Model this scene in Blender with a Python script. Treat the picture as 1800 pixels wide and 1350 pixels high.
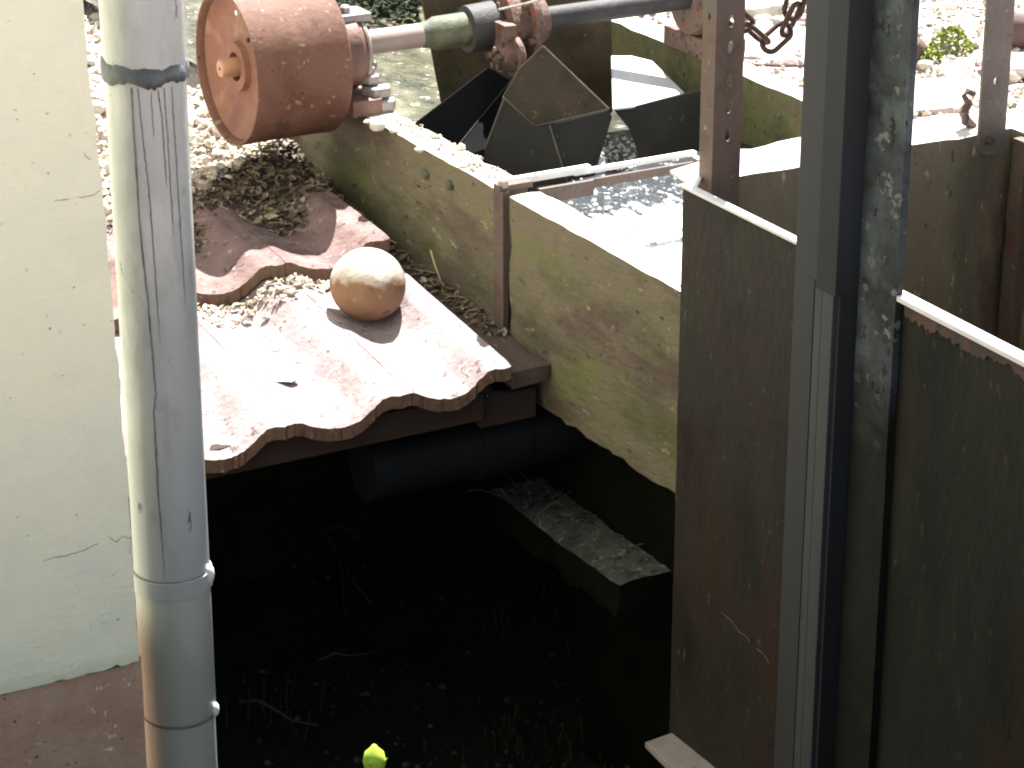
import bpy, bmesh, math, random
from mathutils import Vector, Matrix, noise
random.seed(7)
S = bpy.context.scene
for o in list(bpy.data.objects): bpy.data.objects.remove(o)
C = S.collection
# ---------------------------------------------------------------- camera
# world: X runs across the trough, Y runs upstream along it, Z up, origin on the near trough wall's top at its joint
TH, YA, F = math.radians(22), math.radians(29.1), 4660.0
FW = Vector((math.sin(YA)*math.cos(TH), math.cos(YA)*math.cos(TH), -math.sin(TH)))
RT = Vector((math.cos(YA), -math.sin(YA), 0)); UP = RT.cross(FW)
CAM = Vector((-2.311, -4.172, 1.542))
cd = bpy.data.cameras.new('camera'); cam = bpy.data.objects.new('camera', cd); C.objects.link(cam)
cd.sensor_width = 36; cd.lens = F/1800*36; cd.clip_start = .05; cd.clip_end = 400
cam.matrix_world = Matrix(((RT.x, UP.x, -FW.x, CAM.x), (RT.y, UP.y, -FW.y, CAM.y), (RT.z, UP.z, -FW.z, CAM.z), (0, 0, 0, 1)))
S.camera = cam
# ---------------------------------------------------------------- light
SUN = Vector((.38, .42, 1.0)).normalized()
W = bpy.data.worlds.new('World'); S.world = W; W.use_nodes = True
wn = W.node_tree; bg = wn.nodes['Background']
sky = wn.nodes.new('ShaderNodeTexSky'); sky.sky_type = 'NISHITA'; sky.sun_disc = False
sky.sun_elevation = math.asin(SUN.z); sky.sun_rotation = math.atan2(SUN.x, SUN.y)
hs = wn.nodes.new('ShaderNodeHueSaturation'); hs.inputs['Saturation'].default_value = .45   # thin white haze in the sky
wn.links.new(sky.outputs[0], hs.inputs['Color']); wn.links.new(hs.outputs[0], bg.inputs[0]); bg.inputs[1].default_value = .050
sl = bpy.data.lights.new('sun', 'SUN'); sl.energy = 5.0; sl.angle = math.radians(.5); sl.color = (1, .975, .94)
so = bpy.data.objects.new('sun', sl); C.objects.link(so); so.rotation_euler = SUN.to_track_quat('Z', 'Y').to_euler(); so.location = (3, 4, 8)
S.view_settings.view_transform = 'Standard'; S.view_settings.look = 'None'
S.view_settings.exposure = 2.2; S.view_settings.gamma = 1; S.view_settings.use_curve_mapping = False
S.render.engine = 'CYCLES'
S.cycles.filter_width = 2.0

# ---------------------------------------------------------------- materials
def mat(name, cols, scale=8, rough=.8, bump=.3, bscale=60, speck=None, speck_t=.62, sscale=90, stretch=(1, 1, 1),
        metal=0, island=False, patch=None, patch_t=.55, pscale=3, detail=8, spec=.5, bdist=.004, zmix=None):
    m = bpy.data.materials.new(name); m.use_nodes = True; nt = m.node_tree; N = nt.nodes; L = nt.links
    b = N['Principled BSDF']; b.inputs['Roughness'].default_value = rough; b.inputs['Metallic'].default_value = metal
    b.inputs['Specular IOR Level'].default_value = spec
    tc = N.new('ShaderNodeTexCoord'); mp = N.new('ShaderNodeMapping'); mp.inputs['Scale'].default_value = stretch
    L.new(tc.outputs['Object'], mp.inputs[0])
    def nz(s, d=detail, off=0):
        n = N.new('ShaderNodeTexNoise'); n.inputs['Scale'].default_value = s; n.inputs['Detail'].default_value = d
        n.inputs['Roughness'].default_value = .62
        if off:
            a = N.new('ShaderNodeVectorMath'); a.operation = 'ADD'; a.inputs[1].default_value = (off, off*.7, -off)
            L.new(mp.outputs[0], a.inputs[0]); L.new(a.outputs[0], n.inputs[0])
        else: L.new(mp.outputs[0], n.inputs[0])
        return n
    def ramp(src, stops):
        r = N.new('ShaderNodeValToRGB'); e = r.color_ramp.elements
        while len(e) < len(stops): e.new(.5)
        for i, (p, c) in enumerate(stops): e[i].position = p; e[i].color = (*c, 1) if len(c) == 3 else c
        L.new(src, r.inputs[0]); return r
    if island:
        g = N.new('ShaderNodeNewGeometry'); src = g.outputs['Random Per Island']
        st = [(i/(max(1, len(cols)-1)), c) for i, c in enumerate(cols)]
    else:
        src = nz(scale).outputs[0]
        st = [(.32+.36*i/(max(1, len(cols)-1)), c) for i, c in enumerate(cols)]
    col = ramp(src, st).outputs[0]
    def mixin(col, c, s, t, off, width=.05):
        k = ramp(nz(s, 6, off).outputs[0], [(t, (0, 0, 0)), (t+width, (1, 1, 1))])
        mx = N.new('ShaderNodeMix'); mx.data_type = 'RGBA'
        L.new(k.outputs[0], mx.inputs[0]); L.new(col, mx.inputs[6]); mx.inputs[7].default_value = (*c, 1)
        return mx.outputs[2]
    if patch:
        for i, pc in enumerate(patch if isinstance(patch, list) else [patch]):
            col = mixin(col, pc, pscale*(1+.4*i), patch_t, 13+17*i, .14)
    if speck:
        for i, sc in enumerate(speck if isinstance(speck, list) else [speck]):
            col = mixin(col, sc, sscale*(1+.5*i), speck_t, 31+11*i, .04)
    if zmix:      # grime below an uneven waterline; negative width paints a sunlit cap above (z, width, colour)
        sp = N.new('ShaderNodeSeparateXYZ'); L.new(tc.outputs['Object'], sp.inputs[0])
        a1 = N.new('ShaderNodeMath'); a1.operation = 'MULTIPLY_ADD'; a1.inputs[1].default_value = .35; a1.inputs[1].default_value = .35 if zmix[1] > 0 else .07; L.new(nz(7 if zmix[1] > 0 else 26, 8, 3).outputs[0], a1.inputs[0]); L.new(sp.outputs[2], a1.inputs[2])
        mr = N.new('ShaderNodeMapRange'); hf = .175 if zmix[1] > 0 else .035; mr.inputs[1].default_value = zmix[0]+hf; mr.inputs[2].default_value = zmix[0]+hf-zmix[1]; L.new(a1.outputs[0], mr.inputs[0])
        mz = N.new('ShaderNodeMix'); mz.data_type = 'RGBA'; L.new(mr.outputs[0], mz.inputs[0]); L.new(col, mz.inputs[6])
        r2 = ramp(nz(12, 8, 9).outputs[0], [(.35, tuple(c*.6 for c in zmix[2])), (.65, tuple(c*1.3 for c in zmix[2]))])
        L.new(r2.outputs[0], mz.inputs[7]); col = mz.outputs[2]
    L.new(col, b.inputs['Base Color'])
    if bump:
        bp = N.new('ShaderNodeBump'); bp.inputs['Strength'].default_value = bump; bp.inputs['Distance'].default_value = bdist
        L.new(nz(bscale, 10, 5).outputs[0], bp.inputs['Height']); L.new(bp.outputs[0], b.inputs['Normal'])
    m['bsdf'] = 1
    return m
M = {}
M['plaster'] = mat('cream_plaster', [(.69, .70, .53), (.76, .74, .555), (.71, .71, .555)], 4.5, .9, .5, 70, speck=[(.42, .45, .36), (.62, .66, .54)], speck_t=.66, sscale=60, patch=[(.675, .70, .57), (.76, .71, .53)], patch_t=.55, pscale=5, stretch=(1, 1, 1.6), bdist=.004)
M['plinth'] = mat('brown_plinth', [(.34, .205, .13), (.46, .31, .22)], 12, .95, .8, 90, speck=[(.62, .54, .48), (.13, .08, .06)], speck_t=.64, sscale=60)
M['pipe'] = mat('grey_pipe_plastic', [(.275, .285, .275), (.35, .36, .35)], 6, .30, .2, 25, speck=(.07, .07, .065), speck_t=.665, sscale=48, patch=[(.20, .21, .20), (.40, .41, .395)], patch_t=.56, pscale=9, stretch=(1, 1, .4))
M['pipe_low'] = mat('stained_pipe_plastic', [(.33, .31, .265), (.31, .32, .275), (.39, .385, .355)], 7, .35, .12, 30, speck=(.09, .09, .08), speck_t=.70, sscale=75, stretch=(1, 1, .4))
M['sealant'] = mat('dark_sealant', [(.035, .04, .045), (.10, .11, .12)], 24, .5, .6, 60, speck=(.5, .52, .55), speck_t=.66, sscale=30)
M['crack'] = mat('crack_dirt', [(.26, .27, .22), (.38, .39, .32)], 60, .9, 0)
M['drip'] = mat('drip_stain', [(.05, .05, .048), (.15, .15, .14), (.07, .07, .065)], 45, .7, 0)
M['concrete'] = mat('mossy_concrete', [(.070, .061, .036), (.140, .122, .078), (.12, .100, .070)], 7, .92, 1, 50, speck=[(.23, .215, .13), (.038, .033, .022)], speck_t=.625, sscale=28, patch=[(.066, .076, .024), (.125, .130, .048), (.085, .063, .047)], patch_t=.52, pscale=4.5, stretch=(1, .5, 1.4), bdist=.006)
M['sunlit_top'] = mat('sunlit_concrete_top', [(.50, .47, .43), (.60, .57, .52)], 9, .9, .5, 90, speck=(.24, .22, .19), speck_t=.70, sscale=60)  # tops far paler than the sides: sunlight put into the concrete colour
M['farwall'] = mat('dark_mossy_concrete', [(.05, .05, .022), (.10, .10, .04), (.10, .075, .045)], 9, .95, .8, 70, speck=[(.16, .13, .08), (.025, .02, .015)], speck_t=.62, sscale=60)
M['boxwall'] = mat('stained_box_concrete', [(.105, .085, .055), (.18, .15, .095), (.13, .095, .07)], 5, .9, .8, 70, speck=[(.36, .31, .22), (.035, .028, .02)], speck_t=.64, sscale=45, patch=[(.055, .06, .025), (.085, .045, .03)], patch_t=.56, pscale=6, stretch=(1, 1, .45))
M['sheet'] = mat('rusty_dark_sheet', [(.009, .0085, .0065), (.022, .019, .0145), (.014, .016, .0115)], 6, .7, .8, 60, speck=[(.055, .05, .038), (.006, .006, .005), (.035, .03, .02)], speck_t=.64, sscale=70, patch=[(.027, .017, .012), (.009, .013, .011), (.022, .023, .017)], patch_t=.54, pscale=4.5, stretch=(1, 1, .55), spec=.25)
M['sheet_green'] = mat('blackened_green_sheet', [(.006, .0085, .0065), (.014, .015, .011), (.009, .012, .009)], 6, .75, .8, 60, speck=[(.042, .04, .028), (.004, .004, .004), (.03, .022, .015)], speck_t=.64, sscale=60, patch=[(.022, .014, .009), (.006, .010, .008)], patch_t=.56, pscale=4, stretch=(1, 1, .4), spec=.2)
M['sheet_red'] = mat('red_primer_edge', [(.045, .024, .019), (.085, .04, .033)], 30, .8, .4, 90, speck=(.03, .03, .02), speck_t=.5, sscale=30, stretch=(1, 1, .3))
M['rim'] = mat('bare_metal_rim', [(.55, .55, .55), (.68, .67, .65)], 20, .5, .1, 60)
M['post'] = mat('grey_post_paint', [(.033, .036, .038), (.044, .047, .049)], 4, .75, .12, 80, speck=(.07, .072, .075), speck_t=.70, sscale=60, stretch=(1, 1, .15), spec=.2)
M['cover'] = mat('slate_cover_paint', [(.025, .028, .031), (.033, .036, .039)], 4, .8, .12, 80, speck=(.055, .058, .062), speck_t=.70, sscale=60, stretch=(1, 1, .15), spec=.15)
M['post_light'] = mat('worn_grey_strip', [(.045, .048, .051), (.065, .067, .070)], 9, .7, .3, 50, speck=(.03, .03, .03), speck_t=.66, stretch=(1, 1, .12), spec=.2)
M['post_dark'] = mat('dark_rubber', [(.024, .025, .027), (.032, .034, .036)], 5, .8, .1, 80, stretch=(1, 1, .2), spec=.15)
M['lichen'] = mat('lichened_paint', [(.016, .019, .021), (.045, .054, .058), (.026, .029, .031)], 9, .8, .6, 45, speck=[(.13, .14, .14), (.020, .018, .014)], speck_t=.60, sscale=32, patch=[(.018, .018, .015), (.075, .088, .092)], patch_t=.52, pscale=8, zmix=(1.06, .10, (.010, .011, .009)), spec=.2)
M['rust'] = mat('rusty_strip', [(.055, .04, .033), (.10, .065, .05), (.075, .07, .065)], 14, .75, .5, 80, speck=[(.19, .15, .12), (.03, .024, .02)], speck_t=.64, sscale=60, patch=(.09, .035, .02), patch_t=.6, pscale=10)
M['rust_lt'] = mat('weathered_flat_bar', [(.085, .068, .058), (.14, .12, .105)], 12, .75, .6, 80, speck=[(.26, .24, .21), (.04, .03, .025)], speck_t=.64, sscale=60, patch=(.10, .055, .04), patch_t=.56, pscale=9)
M['chain'] = mat('rusty_chain', [(.045, .022, .016), (.09, .05, .035)], 60, .8, .5, 120)
M['pulley'] = mat('rust_red_pulley', [(.105, .046, .030), (.15, .074, .052), (.125, .060, .042)], 7, .75, .5, 50, speck=[(.28, .19, .145), (.05, .026, .02), (.20, .13, .10)], speck_t=.63, sscale=50, patch=[(.19, .11, .08), (.085, .04, .03)], patch_t=.56, pscale=8, spec=.35)
M['pulley_face'] = mat('rust_orange_face', [(.16, .068, .042), (.22, .105, .068), (.17, .07, .052)], 8, .75, .4, 60, speck=(.055, .028, .022), speck_t=.67, sscale=55, patch=(.30, .17, .115), patch_t=.58, pscale=12)
M['shaft_end'] = mat('orange_shaft_end', [(.34, .17, .095), (.42, .24, .15)], 20, .6, .2, 90)
M['bearing'] = mat('brown_cast_bearing', [(.11, .052, .036), (.17, .09, .064), (.13, .07, .05)], 10, .6, .5, 80, speck=(.32, .23, .19), speck_t=.65, sscale=50)
M['steel'] = mat('dull_steel', [(.22, .19, .17), (.34, .30, .28)], 20, .5, .3, 90, patch=(.2, .11, .08), patch_t=.58, pscale=30)
M['shaft'] = mat('painted_shaft', [(.25, .185, .155), (.30, .24, .205)], 12, .5, .15, 70, speck=(.15, .11, .085), speck_t=.68)
M['mossshaft'] = mat('algae_shaft', [(.018, .021, .016), (.07, .08, .045), (.13, .13, .085)], 18, .7, .7, 60)
M['coupling'] = mat('dark_coupling', [(.020, .018, .020), (.045, .04, .042)], 14, .7, .6, 50, speck=(.09, .07, .05), speck_t=.64)
M['redrust'] = mat('red_flaking_rust', [(.06, .035, .028), (.16, .10, .075), (.10, .06, .05)], 26, .8, .8, 70, speck=[(.32, .06, .05), (.03, .02, .018)], speck_t=.6, sscale=40)
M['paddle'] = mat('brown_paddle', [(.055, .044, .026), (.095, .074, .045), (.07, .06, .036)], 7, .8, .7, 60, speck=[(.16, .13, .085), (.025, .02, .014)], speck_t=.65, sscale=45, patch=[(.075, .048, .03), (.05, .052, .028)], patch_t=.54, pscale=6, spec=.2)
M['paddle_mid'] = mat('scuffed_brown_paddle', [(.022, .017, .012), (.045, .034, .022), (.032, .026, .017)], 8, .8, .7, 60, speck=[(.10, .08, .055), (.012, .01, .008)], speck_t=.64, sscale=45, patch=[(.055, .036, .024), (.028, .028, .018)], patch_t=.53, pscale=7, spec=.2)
M['paddle_dk'] = mat('dark_paddle', [(.012, .012, .010), (.030, .026, .019)], 7, .65, .5, 50, speck=[(.06, .052, .038), (.008, .007, .006)], speck_t=.64, sscale=45, patch=(.038, .028, .018), patch_t=.55, pscale=6, spec=.25)  # dark brown-black plate tone
M['paddle_bk'] = mat('black_paddle', [(.004, .005, .006), (.007, .007, .007)], 9, .85, .2, 80, spec=.05)  # darkest plate tone, nearly black
M['paddle_edge'] = mat('pale_scuffed_edge', [(.05, .042, .033), (.10, .085, .068)], 30, .7, .3, 80)
M['tile'] = mat('weathered_roof_tile', [(.155, .115, .118), (.235, .185, .188), (.18, .14, .145)], 9, .9, 1, 80, speck=[(.37, .33, .32), (.09, .062, .062), (.30, .26, .25)], speck_t=.61, sscale=34, patch=[(.32, .275, .27), (.15, .11, .11), (.28, .24, .235)], patch_t=.53, pscale=5)
M['tile_shade'] = mat('shaded_red_brown_tile', [(.105, .058, .052), (.17, .11, .103), (.125, .08, .08)], 7, .9, 1, 70, speck=[(.27, .20, .18), (.055, .033, .03)], speck_t=.60, sscale=34, patch=[(.075, .045, .035), (.20, .15, .14)], patch_t=.55, pscale=6)  # darker, redder copy of the tile: the upper row's shade is in the colour
M['tile_edge'] = mat('mossy_tile_edge', [(.085, .048, .033), (.14, .08, .058), (.11, .085, .05)], 22, .95, .9, 120, speck=[(.24, .2, .13), (.04, .03, .02)], speck_t=.64, sscale=80)
M['oldwood'] = mat('old_grey_timber', [(.055, .038, .032), (.10, .07, .06)], 10, .9, .8, 60, speck=[(.18, .14, .11), (.03, .021, .02)], speck_t=.64, sscale=60, stretch=(1, .25, 1))
M['fascia'] = mat('dark_fascia_timber', [(.017, .011, .009), (.030, .019, .015)], 10, .95, .6, 60, speck=(.05, .033, .026), speck_t=.66, stretch=(.3, 1, 1))
M['ball'] = mat('terracotta_ball', [(.16, .078, .040), (.22, .115, .06), (.25, .15, .09)], 7, .75, .9, 40, speck=[(.33, .23, .14), (.08, .045, .028)], speck_t=.62, sscale=26, zmix=(.016, -.012, (.40, .35, .29)))  # pale top: chalky deposit plus sunlight painted into the colour
M['soil'] = mat('dark_soil', [(.035, .022, .018), (.085, .055, .043)], 22, .95, 1, 60, speck=(.17, .13, .10), speck_t=.62, sscale=50, bdist=.012)
M['leaf'] = mat('dry_leaves', [(.07, .045, .032), (.16, .12, .075), (.10, .085, .05), (.24, .20, .13), (.055, .04, .03), (.19, .14, .10), (.36, .31, .22)], rough=.85, bump=0, island=True)
M['gravel'] = mat('pale_gravel', [(.45, .42, .34), (.58, .54, .44), (.25, .2, .15), (.52, .48, .42), (.36, .27, .21)], rough=.9, bump=0, island=True)
M['bank'] = mat('stony_bank', [(.42, .33, .31), (.55, .47, .44), (.46, .40, .33)], 5, .95, .9, 40, speck=[(.20, .14, .12), (.62, .6, .55)], speck_t=.62, sscale=28, patch=(.30, .22, .17), patch_t=.60, pscale=8, bdist=.02)
M['stone'] = mat('pinkish_stone', [(.42, .33, .33), (.55, .47, .46)], 9, .9, .6, 60, speck=[(.26, .2, .19), (.66, .62, .6)], speck_t=.66, sscale=40)
M['stone_pale'] = mat('pale_stone', [(.45, .42, .36), (.60, .56, .50)], 9, .9, .5, 60, speck=(.22, .2, .15), speck_t=.66, sscale=40)
M['stone_dark'] = mat('dark_stone', [(.07, .04, .038), (.12, .075, .07)], 9, .9, .6, 60)
M['moss'] = mat('bright_moss', [(.16, .22, .035), (.28, .34, .06), (.10, .13, .02)], rough=.9, bump=0, island=True)
M['bed'] = mat('pit_shade_wet_soil', [(.007, .016, .012), (.015, .026, .019)], 6, .9, .8, 40, bdist=.03, spec=.15, speck=(.035, .045, .032), speck_t=.66, sscale=24)  # near-black soil: the pit's shade is put into its colour
M['pitwall'] = mat('pit_shade_masonry', [(.012, .014, .012), (.022, .022, .018)], 6, .95, .7, 30, bdist=.02, spec=.1)  # masonry colour darkened to carry the pit's shade
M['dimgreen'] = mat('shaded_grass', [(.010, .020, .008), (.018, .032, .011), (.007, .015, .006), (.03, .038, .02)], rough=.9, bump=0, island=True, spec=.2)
M['pebble_dk'] = mat('damp_pebbles', [(.03, .03, .027), (.07, .065, .06), (.015, .015, .013)], rough=.9, bump=0, island=True, spec=.1)
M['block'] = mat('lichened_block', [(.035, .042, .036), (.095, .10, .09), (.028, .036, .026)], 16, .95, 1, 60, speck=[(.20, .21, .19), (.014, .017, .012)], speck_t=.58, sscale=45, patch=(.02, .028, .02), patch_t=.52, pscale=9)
M['block_shade'] = mat('shaded_mossy_pier', [(.003, .005, .003), (.008, .009, .006)], 9, .95, .8, 50, speck=(.025, .027, .018), speck_t=.69, sscale=40, spec=.05)  # mossy pier faces painted near-black for the shade under the trough
M['bluepipe'] = mat('dark_drain_plastic', [(.006, .008, .010), (.012, .013, .015)], 5, .6, .1, 50, patch=(.005, .010, .022), patch_t=.6, pscale=4, spec=.12)
M['bud'] = mat('fresh_bud', [(.30, .48, .03), (.42, .58, .06)], 30, .5, .1, 60)
M['grass'] = mat('grass_blade', [(.16, .26, .09), (.25, .36, .16)], 20, .6, 0)
M['straw_old'] = mat('old_twigs', [(.12, .09, .06), (.24, .19, .13)], 20, .9, 0)
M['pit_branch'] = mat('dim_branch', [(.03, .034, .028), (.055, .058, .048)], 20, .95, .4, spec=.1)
M['straw'] = mat('dry_straw', [(.32, .27, .15), (.42, .37, .22)], 20, .8, 0)
M['underlayer'] = mat('underside_board', [(.03, .022, .018), (.05, .035, .028)], 10, .9, .3, 60)

def water_mat():
    m = bpy.data.materials.new('running_water'); m.use_nodes = True; N = m.node_tree.nodes; L = m.node_tree.links
    b = N['Principled BSDF']; b.inputs['Roughness'].default_value = .10; b.inputs['IOR'].default_value = 1.33
    b.inputs['Specular IOR Level'].default_value = .8
    tc = N.new('ShaderNodeTexCoord'); mp = N.new('ShaderNodeMapping'); mp.inputs['Scale'].default_value = (1.5, .75, 1)
    L.new(tc.outputs['Object'], mp.inputs[0])
    n = N.new('ShaderNodeTexNoise'); n.inputs['Scale'].default_value = 26; n.inputs['Detail'].default_value = 4; L.new(mp.outputs[0], n.inputs[0])
    n2 = N.new('ShaderNodeTexNoise'); n2.inputs['Scale'].default_value = 11; n2.inputs['Detail'].default_value = 6; L.new(mp.outputs[0], n2.inputs[0])
    r = N.new('ShaderNodeValToRGB'); e = r.color_ramp.elements
    e[0].position = .30; e[0].color = (.042, .042, .024, 1); e[1].position = .48; e[1].color = (.092, .086, .052, 1)
    x = e.new(.62); x.color = (.16, .155, .10, 1)
    L.new(n2.outputs[0], r.inputs[0])
    g = N.new('ShaderNodeMapRange'); g.inputs[1].default_value = .95; g.inputs[2].default_value = .45
    s2 = N.new('ShaderNodeSeparateXYZ'); L.new(tc.outputs['Object'], s2.inputs[0]); L.new(s2.outputs[1], g.inputs[0])
    mg = N.new('ShaderNodeMix'); mg.data_type = 'RGBA'; L.new(g.outputs[0], mg.inputs[0]); L.new(r.outputs[0], mg.inputs[6]); mg.inputs[7].default_value = (.045, .05, .055, 1)
    # foam, with sun glare painted white, at the near, downstream end of the trough
    sx = N.new('ShaderNodeSeparateXYZ'); L.new(tc.outputs['Object'], sx.inputs[0])
    mr = N.new('ShaderNodeMapRange'); mr.inputs[1].default_value = .34; mr.inputs[2].default_value = .10
    mr.inputs[3].default_value = -.35; mr.inputs[4].default_value = .45; L.new(sx.outputs[1], mr.inputs[0])
    ad = N.new('ShaderNodeMath'); ad.operation = 'ADD'; L.new(n.outputs[0], ad.inputs[0]); L.new(mr.outputs[0], ad.inputs[1])
    fr = N.new('ShaderNodeValToRGB'); fr.color_ramp.elements[0].position = .56; fr.color_ramp.elements[1].position = .66
    L.new(ad.outputs[0], fr.inputs[0])
    mx = N.new('ShaderNodeMix'); mx.data_type = 'RGBA'; L.new(fr.outputs[0], mx.inputs[0]); L.new(mg.outputs[2], mx.inputs[6])
    mx.inputs[7].default_value = (.70, .73, .75, 1); L.new(mx.outputs[2], b.inputs['Base Color'])
    bp = N.new('ShaderNodeBump'); bp.inputs['Strength'].default_value = 1.0; bp.inputs['Distance'].default_value = .022
    L.new(n.outputs[0], bp.inputs['Height']); L.new(bp.outputs[0], b.inputs['Normal'])
    return m
M['water'] = water_mat()

# ---------------------------------------------------------------- helpers
WL = {}
def thing(name, label, cat, loc=(0, 0, 0), group=None):
    o = bpy.data.objects.new(name, None); C.objects.link(o); o.location = loc; o.empty_display_size = .05
    o['label'] = label; o['category'] = cat
    if group: o['group'] = group
    WL[o.name] = Vector(loc); return o
def tag(o, label=None, cat=None, group=None, kind=None):
    for k, v in (('label', label), ('category', cat), ('group', group), ('kind', kind)):
        if v: o[k] = v
    return o
def obj(name, bm, m, parent=None, loc=None, smooth=False, bev=0, label=None, kind=None):
    """bm holds world coordinates; linked as one mesh object"""
    base = WL[parent.name] if parent else Vector(loc or (0, 0, 0))
    bmesh.ops.translate(bm, verts=bm.verts, vec=-base)
    bmesh.ops.recalc_face_normals(bm, faces=bm.faces)
    me = bpy.data.meshes.new(name); bm.to_mesh(me); bm.free()
    for x in (m if isinstance(m, list) else [m]): me.materials.append(M[x])
    if smooth:
        for p in me.polygons: p.use_smooth = True
        if smooth != 'all': me.set_sharp_from_angle(angle=math.radians(38))
    o = bpy.data.objects.new(name, me); C.objects.link(o)
    if parent: o.parent = parent
    else: o.location = base
    WL[o.name] = base
    if bev:
        md = o.modifiers.new('bevel', 'BEVEL'); md.width = bev; md.segments = 2; md.limit_method = 'ANGLE'
    if label: o['label'] = label
    if kind: o['kind'] = kind
    return o
def px(x, y, X=None, Y=None, Z=None):
    """the point of the plane X=, Y= or Z= seen at (x, y) of the 1800x1350 photograph: used to read off real positions"""
    d = FW + RT*((x-900)/F) + UP*((675-y)/F)
    t = (X-CAM.x)/d.x if X is not None else (Y-CAM.y)/d.y if Y is not None else (Z-CAM.z)/d.z
    return CAM + d*t
def box(bm, a, b):
    x0, y0, z0 = a; x1, y1, z1 = b
    v = [bm.verts.new(p) for p in ((x0,y0,z0),(x1,y0,z0),(x1,y1,z0),(x0,y1,z0),(x0,y0,z1),(x1,y0,z1),(x1,y1,z1),(x0,y1,z1))]
    for f in ((0,3,2,1),(4,5,6,7),(0,1,5,4),(1,2,6,5),(2,3,7,6),(3,0,4,7)): bm.faces.new([v[i] for i in f])
    return v
def B(a, b):
    bm = bmesh.new(); box(bm, a, b); return bm
def nbox(a, b, cell=.04, amp=.003, seed=0, chip=.0):
    """box with subdivided, slightly uneven faces and worn edges"""
    bm = bmesh.new(); a = Vector(a); b = Vector(b); n = [max(1, round((b[i]-a[i])/cell)) for i in range(3)]
    vd = {}
    def V(i, j, k):
        if (i, j, k) not in vd:
            p = Vector((a.x+(b.x-a.x)*i/n[0], a.y+(b.y-a.y)*j/n[1], a.z+(b.z-a.z)*k/n[2]))
            q = noise.noise_vector(p*14+Vector((seed, 0, 0)))*amp
            edge = (i in (0, n[0]))+(j in (0, n[1]))+(k in (0, n[2]))
            if edge >= 2 and chip:
                c = (a+b)/2; w = max(0, noise.noise(p*23+Vector((seed, 3, 9))))*chip + chip*.15
                for ax in range(3):
                    if ((i, j, k)[ax]) in (0, n[ax]): q[ax] -= math.copysign(w, p[ax]-c[ax])
            vd[(i, j, k)] = bm.verts.new(p+q)
        return vd[(i, j, k)]
    for ax in range(3):
        u, w = [t for t in range(3) if t != ax]
        for s in (0, n[ax]):
            for i in range(n[u]):
                for j in range(n[w]):
                    q = []
                    for di, dj in ((0,0),(1,0),(1,1),(0,1)):
                        t = [0,0,0]; t[ax] = s; t[u] = i+di; t[w] = j+dj; q.append(V(*t))
                    bm.faces.new(q)
    return bm
def lathe(bm, prof, c, axis='X', n=40, cap=True):
    """prof: (offset along axis, radius)"""
    rings = []
    for a, r in prof:
        ring = []
        for i in range(n):
            t = 2*math.pi*i/n; u, v = r*math.cos(t), r*math.sin(t)
            p = {'X': (a, u, v), 'Y': (u, a, v), 'Z': (u, v, a)}[axis]
            ring.append(bm.verts.new(Vector(p)+Vector(c)))
        rings.append(ring)
    for A, Bq in zip(rings, rings[1:]):
        for i in range(n): bm.faces.new((A[i], A[(i+1) % n], Bq[(i+1) % n], Bq[i]))
    if cap: bm.faces.new(rings[0]); bm.faces.new(rings[-1][::-1])
def LA(prof, c, axis='X', n=40, cap=True):
    bm = bmesh.new(); lathe(bm, prof, c, axis, n, cap); return bm
def tube(bm, pts, r, n=8, closed=False):
    pts = [Vector(p) for p in pts]; rings = []; N = len(pts)
    for i, p in enumerate(pts):
        t = (pts[(i+1) % N]-pts[i-1]) if closed or 0 < i < N-1 else (pts[1]-pts[0] if i == 0 else pts[-1]-pts[-2])
        t.normalize(); u = t.cross(Vector((.13, .2, .97)));
        if u.length < .1: u = t.cross(Vector((1, 0, 0)))
        u.normalize(); v = t.cross(u); rr = r[i] if isinstance(r, (list, tuple)) else r
        rings.append([bm.verts.new(p+u*rr*math.cos(2*math.pi*k/n)+v*rr*math.sin(2*math.pi*k/n)) for k in range(n)])
    for i in range(N if closed else N-1):
        A, Bq = rings[i], rings[(i+1) % N]
        for k in range(n): bm.faces.new((A[k], A[(k+1) % n], Bq[(k+1) % n], Bq[k]))
    if not closed: bm.faces.new(rings[0]); bm.faces.new(rings[-1][::-1])
def plate(corners, th=.004):
    """flat polygon with real thickness, warped planes allowed"""
    bm = bmesh.new(); c = [Vector(p) for p in corners]
    nrm = Vector((0, 0, 0))
    for i in range(len(c)): nrm += c[i].cross(c[(i+1) % len(c)])
    nrm.normalize()
    if nrm.dot(CAM-c[0]) < 0: nrm = -nrm
    A = [bm.verts.new(p) for p in c]; Bv = [bm.verts.new(p-nrm*th) for p in c]
    bm.faces.new(A); bm.faces.new(Bv[::-1])
    for i in range(len(c)): j = (i+1) % len(c); bm.faces.new((A[j], A[i], Bv[i], Bv[j]))
    return bm
def rock(sx, sy, sz, seed, sub=3, rough=.25, flat=0):
    bm = bmesh.new(); bmesh.ops.create_icosphere(bm, subdivisions=sub, radius=1)
    sd = Vector((seed*3.7, seed*1.3, seed*2.1))
    for v in bm.verts:
        d = 1+rough*noise.noise(v.co*1.3+sd)+rough*.35*noise.noise(v.co*3.5+sd)
        v.co *= d
        if flat and v.co.z > flat: v.co.z = flat+(v.co.z-flat)*.15
        v.co = Vector((v.co.x*sx, v.co.y*sy, v.co.z*sz))
    return bm
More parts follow.
